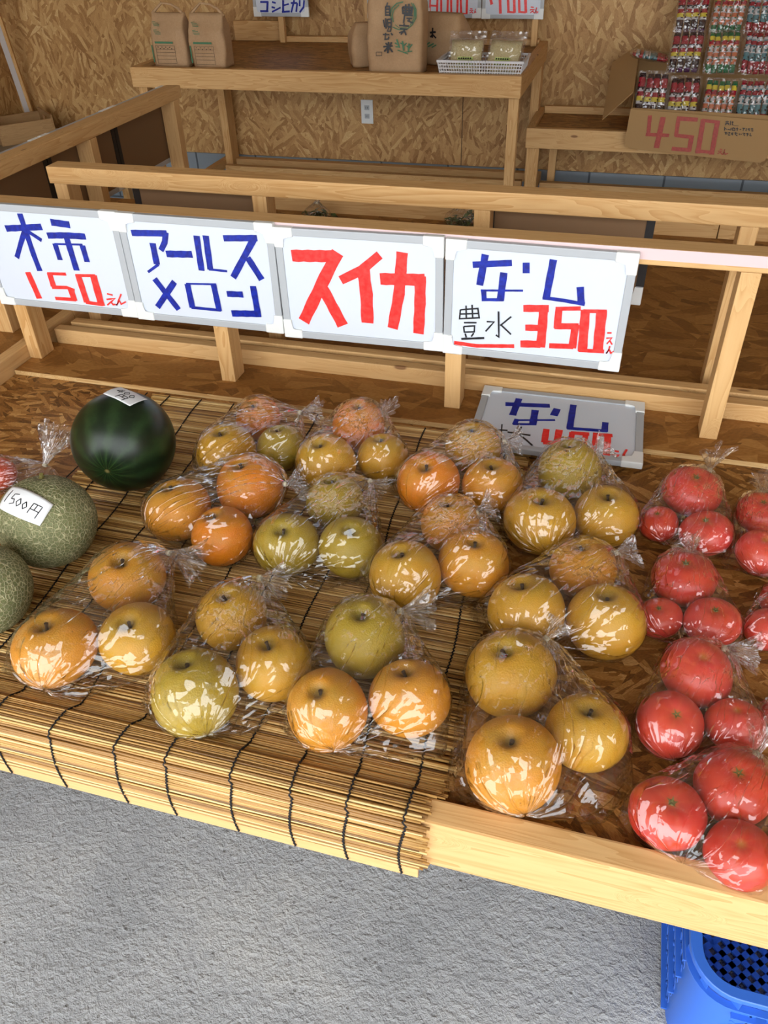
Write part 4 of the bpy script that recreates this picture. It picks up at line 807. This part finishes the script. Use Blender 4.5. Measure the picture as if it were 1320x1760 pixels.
for sx in (-1, 1):
    for sy in (-1, 1):
        bm = bmesh.new(); R_ = .07; n = 12; A = []
        for k in range(-2, n+3):
            if k < 0: ox, oy = R_, (k)*.018
            elif k > n: ox, oy = -(k-n)*.018, R_
            else: a = PI/2*k/n; ox, oy = R_*math.cos(a), R_*math.sin(a)
            for off in (0, 1):
                s_ = 1-off*.04
                A.append((sx*(cw_/2-.012-R_+ox*s_), sy*(cd_/2-.012-R_+oy*s_)))
        m_ = len(A)//2; V = [[bm.verts.new((x, y, z)) for (x, y) in A] for z in (0.0, ch-.014)]
        for i in range(m_-1):
            for off in (0, 1): bm.faces.new((V[0][2*i+off], V[0][2*i+2+off], V[1][2*i+2+off], V[1][2*i+off]))
        for i in (0, m_-1): bm.faces.new((V[0][2*i], V[0][2*i+1], V[1][2*i+1], V[1][2*i]))
        bmesh.ops.recalc_face_normals(bm, faces=list(bm.faces)); obj('corner', bm, CR, cr_, smooth=True)['label'] = 'smooth rounded corner'
def lattice(bm, w, h, put, step=.030, t=.0045, th=.006):
    k = -h
    while k < w+h:
        for sgn in (1, -1):
            a = [k, 0.0] if sgn > 0 else [k, h]; b = [k+h, h] if sgn > 0 else [k+h, 0.0]
            (x0, y0), (x1, y1) = a, b
            if x0 < 0: y0 += (0-x0)*(y1-y0)/(x1-x0); x0 = 0
            if x1 > w: y1 -= (x1-w)*(y1-y0)/(x1-x0); x1 = w
            if x1-x0 > .004:
                A = put(x0, y0); B = put(x1, y1); nrm = (put(x0+.01, y0)-A).cross(put(x0, y0+.01)-A); bar(bm, A, B, t, th, nrm)
        k += step
for side in range(4):
    w = (cw_ if side % 2 == 0 else cd_)-.17; dpt = (cd_ if side % 2 == 0 else cw_)/2-.014
    rot = Matrix.Rotation(side*PI/2, 3, 'Z')
    bm = bmesh.new(); lattice(bm, w, ch-.05, lambda x, y: rot @ Vector((x-w/2, -dpt, y+.012)))
    obj('lattice_wall', bm, CR, cr_)
    bm = bmesh.new()
    for z in (.012, .085, .155, .222):
        bar(bm, rot @ Vector((-w/2-.006, -dpt-.004, z)), rot @ Vector((w/2+.006, -dpt-.004, z)), .016, .005)
    obj('wall_rib', bm, CR, cr_)
bm = bmesh.new(); lattice(bm, cw_-.05, cd_-.05, lambda x, y: Vector((x-cw_/2+.025, y-cd_/2+.025, .008)), .036, .012, .006); obj('lattice_base', bm, CR, cr_)

# ------------------------------------------------------------------ power outlet
t = thing('power_outlet', 'white power outlet plate on the strand board wall under the rice shelf', 'outlet', (-1.467, BACKY-.0005, -.02))
bm = bmesh.new(); box(bm, -.035, .035, -.008, 0, -.062, .062); bevel(bm, .002); obj('cover_plate', bm, CAP_WHITE, t)
for z in (-.022, .022):
    bm = bmesh.new(); box(bm, -.014, .014, -.0105, -.0082, z-.012, z+.012); so_ = obj('socket', bm, FRAME_GREY, t)
    bm = bmesh.new()
    for x in (-.006, .004): box(bm, x, x+.002, -.0112, -.0106, z-.005, z+.005)
    obj('slot', bm, BLACK_TAPE, so_)

# ------------------------------------------------------------------ paper rice bags
s = NT('kraft_paper'); P = s.coord(); n = s.noise(P, 9.0, 4); f = s.noise(P, 160.0, 2)
s.set(s.b, 'Base Color', s.ramp(s.math('ADD', s.math('MULTIPLY', n, .7), s.math('MULTIPLY', f, .3)), [(.3, srgb(160, 126, 90)), (.7, srgb(186, 152, 114))])); s.b.inputs['Roughness'].default_value = .75
s.bump(s.vor(s.vmath('ADD', P, s.vmath('MULTIPLY', s.node('ShaderNodeTexNoise', i_Vector=P, i_Scale=8.0).outputs['Color'], (.08, .08, .08))), 12.0).outputs['Distance'], .35, .01); KRAFT = s.m
def paper_body(bm, w, d, h, seed, top=.75, tilt=0.0, nx=14, nz=18, flat_top=.02):
    rows = []
    for j in range(nz+1):
        t_ = j/nz; z = h*t_; row = []
        bul = 1+.05*math.sin(PI*min(1, t_*1.2)); ww = w/2*bul*(1-(1-top)*max(0, (t_-.72)/.28)**1.4); dd = d/2*bul*(1-(1-flat_top/d)*max(0, (t_-.68)/.32)**1.2)
        N = 4*nx
        for i in range(N):
            a = 2*PI*i/N; c_, s_ = math.cos(a), math.sin(a); pw = .28+.3*t_*0
            x = ww*math.copysign(abs(c_)**pw, c_); y = dd*math.copysign(abs(s_)**(pw+.1), s_)
            nn = noise.noise(Vector((x*14+seed, y*14, z*11)))*.006+noise.noise(Vector((x*34+seed, y*30, z*26)))*.0025
            row.append(bm.verts.new((x+nn, y+nn+tilt*z, z)))
        rows.append(row)
    for a, b in zip(rows, rows[1:]):
        N = len(a)
        for i in range(N): bm.faces.new((a[i], a[(i+1) % N], b[(i+1) % N], b[i]))
    bm.faces.new(rows[0][::-1]); bm.faces.new(rows[-1]); return rows
def print_lines(root, items, y):
    """printed strokes on the front of a bag: (ink, width_mm, points in mm x,z)"""
    names = {'k': 'black_print', 'g': 'green_print'}
    for key in 'kg':
        ss = [q for q in items if q[0] == key]
        if not ss: continue
        bm = bmesh.new()
        for i, (c_, w_, pts) in enumerate(ss): stroke(bm, pts, w_, i*.00003, 0)
        o = obj(names[key], bm, INK[key], root); o.rotation_euler = (PI/2, 0, 0); o.location = (0, y, 0)
def small_bag(x, lab, seed):
    t = thing('paper_rice_bag', lab, 'bag', (x, 3.955, .335), 0, 'paper rice bags')
    bm = bmesh.new(); paper_body(bm, .175, .10, .218, seed, .95); obj('bag_body', bm, KRAFT, t, smooth=True)
    it = [('g', 8, [(-62, 103), (32, 103)])]
    for z in (90, 76, 62, 48, 34, 16): it.append(('k', 1.0, [(-60, z), (38, z)]))
    it += [('k', 1.0, [(-60, 90), (-60, 16)]), ('k', 1.0, [(38, 90), (38, 16)])]
    for k in range(8): it.append(('k', 3, [(-50+k*10, 84-(k % 2)*6), (-46+k*10, 84-(k % 2)*6)]))
    for z0 in (178, 145):
        for r_ in range(4):
            L = (18, 24, 26, 20)[r_]
            it.append(('g', 2.0, [(-58+r_*2, z0+8-r_*5), (-58+L+r_*5, z0+10-r_*6)]))
    it.append(('g', 6, [(-80, 92), (-80, 20)]))
    print_lines(t, it, -.0585)
    bm = bmesh.new()
    tube(bm, [(-.080, -.005, .212), (-.055, .0, .234), (-.028, .004, .255), (-.01, .004, .254), (.02, .004, .250), (.055, .002, .234), (.084, .0, .204)], [.007, .006, .005, .0045, .005, .006, .008], 6)
    obj('twisted_handle', bm, KRAFT, t, smooth=True)
    return t
small_bag(-2.168, 'small kraft paper rice bag with green print, left one on the rice shelf', 1.0)
small_bag(-1.968, 'small kraft paper rice bag with green print, right one beside its twin', 5.0)
tb = thing('paper_rice_bag', 'tall kraft paper rice bag with black 農家 自慢のお米 lettering standing upright', 'bag', (-1.05, 3.93, .335), 0, 'paper rice bags')
bm = bmesh.new(); paper_body(bm, .245, .13, .36, 9.0, .78); obj('bag_body', bm, KRAFT, tb, smooth=True)
print_lines(tb, [(c_, w_, [(a+1050, b-335) for a, b in pts]) for c_, w_, pts in WRITING['tall']], -.0765)
for (x, y, rz, lab, seed) in ((-1.20, 4.10, .5, 'kraft rice bag lying on its side, sticking out left of the tall one', 13), (-.90, 4.16, -.3, 'kraft rice bag leaning behind the tall one, towards the white basket', 17)):
    t = thing('paper_rice_bag', lab, 'bag', (x, y, .336), rz, 'paper rice bags')
    bm = bmesh.new(); paper_body(bm, .24, .13, .20 if x > -1 else .17, seed, .80, .0, flat_top=.06); obj('bag_body', bm, KRAFT, t, smooth=True)
    print_lines(t, [('k', 8, [(-20, 130), (10, 134)]), ('k', 7, [(-6, 150), (-8, 110)]), ('k', 6, [(-18, 112), (-6, 124), (12, 110)]), ('g', 6, [(-40, 80), (-20, 92)]), ('g', 6, [(-30, 74), (0, 88)]), ('g', 5, [(-10, 72), (14, 84)])], -.078)

# ------------------------------------------------------------------ white basket with vacuum packed rice
bk = thing('plastic_basket', 'shallow white lattice basket at the right end of the rice shelf', 'basket', (-.665, 3.945, .3355))
BASKET = plain('white_basket_plastic', srgb(206, 204, 206), .45)
w, d, h = .345, .20, .062
def grid_wall(bm, A, B, h, fl):
    A = Vector(A); B = Vector(B); n = int((B-A).length/.0105)
    for i in range(n+1):
        p = A.lerp(B, i/n); q = p+Vector((p.x, p.y, 0)).normalized()*fl; bar(bm, p, Vector((q.x, q.y, h)), .0042, .003, (B-A))
    for z in (.004, .018, .031, .044):
        k = z/h; a = A+Vector((A.x, A.y, 0)).normalized()*fl*k; b = B+Vector((B.x, B.y, 0)).normalized()*fl*k
        a.z = b.z = z; bar(bm, a, b, .003, .0045)
    a = A+Vector((A.x, A.y, 0)).normalized()*fl; b = B+Vector((B.x, B.y, 0)).normalized()*fl; a.z = b.z = h-.004; bar(bm, a, b, .008, .009)
cs_ = [(-w/2, -d/2, 0), (w/2, -d/2, 0), (w/2, d/2, 0), (-w/2, d/2, 0)]
for i in range(4):
    bm = bmesh.new(); grid_wall(bm, cs_[i], cs_[(i+1) % 4], h, .014); obj('lattice_side', bm, BASKET, bk)
bm = bmesh.new(); box(bm, -w/2, w/2, -d/2, d/2, 0, .002); obj('basket_base', bm, BASKET, bk)
s = NT('pale_rice_grain'); P = s.coord(); v = s.vor(P, 230.0)
s.set(s.b, 'Base Color', s.mix(v.outputs['Distance'], (*srgb(224, 212, 168), 1), (*srgb(170, 150, 100), 1))); s.b.inputs['Roughness'].default_value = .4; RICE = s.m
LIME = plain('pale_lime_label', srgb(196, 214, 130), .6); CLEAR2 = film('clear_rice_pouch', .02, .05, 1.0)
for (x, rz, lab) in ((-.745, .05, 'vacuum pack of pale rice with lime label, left in the white basket'), (-.575, -.12, 'vacuum pack of pale rice with lime label, right in the white basket')):
    t = thing('rice_pack', lab, 'rice pack', (x, 3.955, .386), rz, 'vacuum packs of rice'); t.rotation_euler = (math.radians(52), 0, rz)
    bm = bmesh.new(); box(bm, -.068, .068, -.066, .066, 0, .034); bmesh.ops.subdivide_edges(bm, edges=list(bm.edges), cuts=4, use_grid_fill=True)
    for vv in bm.verts:
        vv.co += Vector((noise.noise(vv.co*30+Vector((x*9, 0, 0))), noise.noise(vv.co*33), noise.noise(vv.co*26)))*.004
        k = max(abs(vv.co.x)/.068, abs(vv.co.y)/.066); vv.co.z = .017+(vv.co.z-.017)*(1-.35*max(0, k-.6)/.4)
    obj('rice_block', bm, RICE, t, smooth=True)
    bm = bmesh.new(); box(bm, -.082, .082, .06, .115, .012, .015); box(bm, -.074, .074, -.072, .07, -.002, .0375)
    obj('clear_pouch', bm, CLEAR2, t)
    bm = bmesh.new(); box(bm, -.034, .034, -.052, -.012, .0365, .0375); lb = obj('lime_label', bm, LIME, t)
    bm = bmesh.new()
    for k in range(6): stroke(bm, [(-30+k*10, -18), (-24+k*10, -20)], 6, .0380, 0)
    for k in range(3): stroke(bm, [(-14+k*10, -38), (-8+k*10, -38)], 7, .0380, 0)
    obj('black_print', bm, INK['k'], lb)

# ------------------------------------------------------------------ carton of snack packs
CARD = plain('corrugated_cardboard', srgb(166, 130, 84), .8); CARD_IN = CARD
bx = thing('cardboard_box', 'cardboard carton with red 450えん lettering holding the snack packs', 'box', (.29, 4.40, .0225))
def slab(name, pts, th, mat, parent, bev=.0):
    """pts: planar polygon (3D), thickened along its normal"""
    bm = bmesh.new(); P = [Vector(p) for p in pts]; n = (P[1]-P[0]).cross(P[2]-P[0]).normalized()*th
    a = [bm.verts.new(p) for p in P]; b = [bm.verts.new(p+n) for p in P]
    bm.faces.new(a[::-1]); bm.faces.new(b)
    for i in range(len(P)): bm.faces.new((a[i], a[(i+1) % len(P)], b[(i+1) % len(P)], b[i]))
    bmesh.ops.recalc_face_normals(bm, faces=list(bm.faces)); return obj(name, bm, mat, parent)
yf = -.155
FL = slab('front_flap', [(-.308, yf-.012, .13), (-.312, yf-.018, -.015), (-.300, yf-.019, -.034), (-.285, yf-.019, -.04), (.30, yf-.019, -.078), (.322, yf-.018, -.066), (.328, yf-.018, -.045), (.345, yf-.012, .098)], .004, CARD, bx)
ink_part('l', [(c_, w_, [(a-290, b-22.5) for a, b in pts]) for c_, w_, pts in WRITING['box']], 0.0, FL, inks=dict(INK, r=marker('red_ink_on_cardboard', srgb(150, 44, 30), srgb(176, 64, 46))))
for ch_ in FL.children: ch_.rotation_euler = (PI/2-.041, 0, 0); ch_.location = (0, yf-.0235, 0)
slab('front_wall', [(-.305, yf+.012, 0), (.34, yf+.012, 0), (.34, yf+.012, .115), (-.305, yf+.012, .13)], .004, CARD, bx)
slab('side_wall', [(-.305, yf+.012, 0), (-.305, .27, 0), (-.305, .27, .30), (-.305, yf+.012, .13)], .004, CARD, bx)
slab('side_wall', [(.34, yf+.012, 0), (.34, .27, 0), (.34, .27, .28), (.34, yf+.012, .12)], .004, CARD, bx)
slab('box_base', [(-.305, yf+.012, .0), (.34, yf+.012, .0), (.34, .27, .0), (-.305, .27, .0)], .004, CARD, bx)
slab('back_wall', [(-.305, .27, 0), (.34, .27, 0), (.34, .27, .30), (-.305, .27, .30)], .004, CARD, bx)
slab('side_flap', [(-.306, yf+.03, .19), (-.306, .24, .335), (-.43, .24, .25), (-.43, yf+.07, .06)], .004, CARD, bx)
def gloss(name, c, r=.25):
    s = NT(name); s.b.inputs['Base Color'].default_value = (*c, 1); s.b.inputs['Roughness'].default_value = r; s.bump(s.noise(s.coord(), 60.0, 2), .5, .004); return s.m
WRP = {'purple': gloss('purple_wrapper', srgb(72, 26, 70)), 'green': gloss('green_wrapper', srgb(38, 104, 66)), 'red': gloss('red_wrapper', srgb(150, 26, 44)), 'white': gloss('white_wrapper', srgb(186, 182, 182)), 'yellow': gloss('yellow_wrapper', srgb(206, 186, 60)), 'dark': gloss('dark_wrapper', srgb(44, 20, 30)), 'teal': gloss('teal_wrapper', srgb(72, 120, 128)), 'skin': gloss('orange_wrapper', srgb(196, 110, 74))}
SCHEME = {'purple': ['dark', 'red', 'red', 'white', 'red', 'yellow', 'white', 'dark', 'white', 'purple'], 'green': ['green', 'yellow', 'red', 'white', 'white', 'skin', 'white', 'white', 'green', 'green'], 'red': ['red', 'white', 'red', 'white', 'white', 'teal', 'teal', 'red', 'red', 'red']}
def stick_mesh(kind):
    bm = bmesh.new(); ks = SCHEME[kind]; N = 10; n = 9; rows = []
    H_ = .165; R_ = .0135
    for j in range(3*N+1):
        t_ = j/(3*N); r = R_*(1 if .06 < t_ < .94 else .75); fl = 1 if .04 < t_ < .96 else .25
        rows.append([bm.verts.new((r*math.cos(2*PI*i/n)*(1.15 if fl < 1 else 1), r*math.sin(2*PI*i/n)*fl*.8, H_*t_)) for i in range(n)])
    for j in range(3*N):
        for i in range(n):
            f = bm.faces.new((rows[j][i], rows[j][(i+1) % n], rows[j+1][(i+1) % n], rows[j+1][i])); f.smooth = True
            band = 9-int(j/3); k = ks[band]
            hsh = (i*7+j*13+(i*j) % 5) % 7
            if k == 'white' and hsh < 3: k = {'purple': 'dark', 'green': 'skin', 'red': 'teal'}[kind]
            elif hsh == 5 and k not in ('dark', 'green'): k = 'dark' if kind != 'green' else 'green'
            f.material_index = list(WRP).index(k)
    bm.faces.new(rows[0][::-1]); bm.faces.new(rows[-1])
    me = bpy.data.meshes.new('snack_stick'); bm.to_mesh(me); bm.free()
    for k in WRP: me.materials.append(WRP[k])
    return me
STICK = {k: stick_mesh(k) for k in SCHEME}
PFILM = film('snack_pack_film', .02, .05, 1.0, 1.6)
def pouch(kind):
    bm = bmesh.new(); NX, NZ = 12, 12; w_, h_ = .150, .182; g = {}
    uvl = bm.loops.layers.uv.new('UVMap')
    for side in (0, 1):
        for j in range(NZ+1):
            for i in range(NX+1):
                e = min(i, NX-i, j*1.0, NZ-j)/3; bul = .018*min(1, e)**.6+.001
                x = (i/NX-.5)*w_; z = j/NZ*h_-.006; y = (-1 if side == 0 else 1)*bul+noise.noise(Vector((x*40, side*5, z*40)))*.003*min(1, e)
                g[side, j, i] = bm.verts.new((x, y, z))
        for j in range(NZ):
            for i in range(NX):
                q = (g[side, j, i], g[side, j, i+1], g[side, j+1, i+1], g[side, j+1, i]); f = bm.faces.new(q if side == 0 else q[::-1]); f.smooth = True
                for lp in f.loops: lp[uvl].uv = (i/NX, j/NZ)
    me = bpy.data.meshes.new('clear_pouch'); bm.to_mesh(me); bm.free(); me.materials.append(PFILM); return me
POUCH = pouch('x')
PACKS = [('purple', .066, 4.300, .102, 4, 'left in the front row'), ('purple', .212, 4.300, .085, 4, 'second in the front row'), ('green', .366, 4.300, .078, 5, 'third in the front row'), ('red', .515, 4.300, .080, 5, 'fourth in the front row'),
         ('purple', .190, 4.43, .285, 4, 'left in the middle row'), ('green', .352, 4.43, .285, 5, 'centre of the middle row'), ('red', .506, 4.43, .285, 5, 'right in the middle row'),
         ('purple', .194, 4.565, .425, 4, 'left in the top row'), ('green', .351, 4.565, .425, 5, 'centre of the top row'), ('red', .503, 4.565, .42, 5, 'right in the top row')]
for kind, x, y, z, n, lab in PACKS:
    cw3 = {'purple': 'dark purple', 'green': 'green and white', 'red': 'red and teal'}[kind]
    t = thing('snack_pack', f'clear pack of {cw3} snack sticks, {lab}', 'snack pack', (x, y, z-.01), 0, 'packs of snack sticks in the carton')
    t.rotation_euler = (math.radians(-22), 0, random.uniform(-.06, .06)); t.scale = (1, 1, 1.2 if z < .2 else 1.0)
    for i in range(n):
        o = bpy.data.objects.new('snack_stick', STICK[kind]); COL.objects.link(o); o.parent = t
        o.location = ((i-(n-1)/2)*(.132/n), random.uniform(-.003, .003), random.uniform(-.002, .003)); o.rotation_euler = (0, random.uniform(-.03, .03), random.uniform(-.5, .5))
        sx = (.128/n)/.027; o.scale = (sx, 1, 1)
    o = bpy.data.objects.new('clear_pouch', POUCH); COL.objects.link(o); o.parent = t
t = thing('snack_pack', 'clear pack of red snack sticks lying flat at the upper left of the carton', 'snack pack', (.115, 4.46, .325), PI/2, 'packs of snack sticks in the carton')
t.rotation_euler = (math.radians(-82), 0, PI/2)
for i in range(4):
    o = bpy.data.objects.new('snack_stick', STICK['red']); COL.objects.link(o); o.parent = t; o.location = ((i-1.5)*.03, 0, 0)
o = bpy.data.objects.new('clear_pouch', POUCH); COL.objects.link(o); o.parent = t

# ------------------------------------------------------------------ corner clutter at the far left
wb = thing('wooden_box', 'small open wooden box with a handle slot in the far left corner', 'box', (-3.575, 4.49, -.169), math.radians(50))
BW = wood('dull_box_wood', 0, srgb(176, 140, 96), srgb(140, 104, 64))
for nm, a in (('side_panel', (-.15, .15, -.14, -.128, 0, .11)), ('side_panel', (-.15, .15, .128, .14, 0, .11)), ('box_base', (-.15, .15, -.128, .128, 0, .01))):
    bm = bmesh.new(); box(bm, *a); obj(nm, bm, BW, wb)
for sx in (-1, 1):
    bm = bmesh.new(); x0, x1 = (.15, .162) if sx > 0 else (-.162, -.15)
    for a in ((x0, x1, -.14, -.045, 0, .13), (x0, x1, .045, .14, 0, .13), (x0, x1, -.045, .045, 0, .075), (x0, x1, -.045, .045, .105, .13)): box(bm, *a)
    obj('end_panel', bm, BW, wb)['label'] = 'end panel with a handle slot'
st_ = thing('low_bench', 'low rough wooden bench under the box in the far left corner', 'bench', (-3.45, 4.3, -T))
bm = bmesh.new(); box(bm, -.3, .4, -.5, .45, .56, .58); obj('seat', bm, wood('grey_bench_wood', 0, srgb(150, 140, 120), srgb(116, 104, 86)), st_)
for x in (-.28, .34):
    for y in (-.48, .4):
        bm = bmesh.new(); box(bm, x, x+.045, y, y+.045, 0, .56); obj('leg', bm, WZ, st_)
lb_ = thing('leaning_lath', 'white-faced wooden lath leaning up against the wall in the far left corner', 'lath', (-3.70, 4.765, -.169))
lb_.rotation_euler = (math.radians(17), 0, math.radians(25))
bm = bmesh.new(); box(bm, -.02, .03, -.02, .01, 0, .95); obj('lath_core', bm, WZ, lb_)
bm = bmesh.new(); box(bm, -.02, .012, -.0215, -.0205, .01, .94); obj('white_face', bm, plain('dull_white_face', srgb(186, 176, 170), .6), lb_)

# ------------------------------------------------------------------ bags of greens on the rear table
LEAF = NT('dark_leaf'); LEAF.set(LEAF.b, 'Base Color', LEAF.ramp(LEAF.noise(LEAF.coord(), 60.0, 3), [(.3, srgb(30, 44, 20)), (.7, srgb(92, 112, 58))])); LEAF = LEAF.m
for (x, y, s_, lab) in ((-1.10, 2.90, .8, 'small clear bag of leafy greens on the rear table, left one'), (-.535, 2.91, 1.15, 'larger clear bag of leafy greens on the rear table, right one')):
    t = thing('bunch_of_greens', lab.replace('clear bag of leafy greens', 'bunch of leafy greens'), 'greens', (x, y, .003), 0, 'bunches of greens')
    bm = bmesh.new(); rd = random.Random(int(x*100))
    for k in range(46):
        c = Vector((rd.gauss(0, .028), rd.gauss(0, .018), abs(rd.gauss(.02, .012))))*s_
        a = rd.uniform(0, 6.28); L = rd.uniform(.012, .028)*s_; u = Vector((math.cos(a), math.sin(a), rd.uniform(-.3, .6)))*L; v = Vector((-math.sin(a), math.cos(a), rd.uniform(-.4, .4)))*L*.45
        vs = [bm.verts.new(c-u), bm.verts.new(c+v+Vector((0, 0, .003))), bm.verts.new(c+u), bm.verts.new(c-v+Vector((0, 0, .003)))]; bm.faces.new(vs)
    for vv in bm.verts: vv.co.z = max(.001, vv.co.z)
    obj('leaves', bm, LEAF, t)
    film_bag(lab, 'bag', [(Vector((x, y, .034*s_)), .034*s_, .9), (Vector((x-.035*s_, y, .028*s_)), .026*s_, .9), (Vector((x+.035*s_, y, .028*s_)), .026*s_, .9)], ((x, y+.01, .075*s_), (x+.005, y+.02, .12*s_)), [], .001, 40+int(s_*10), 'bags of greens')
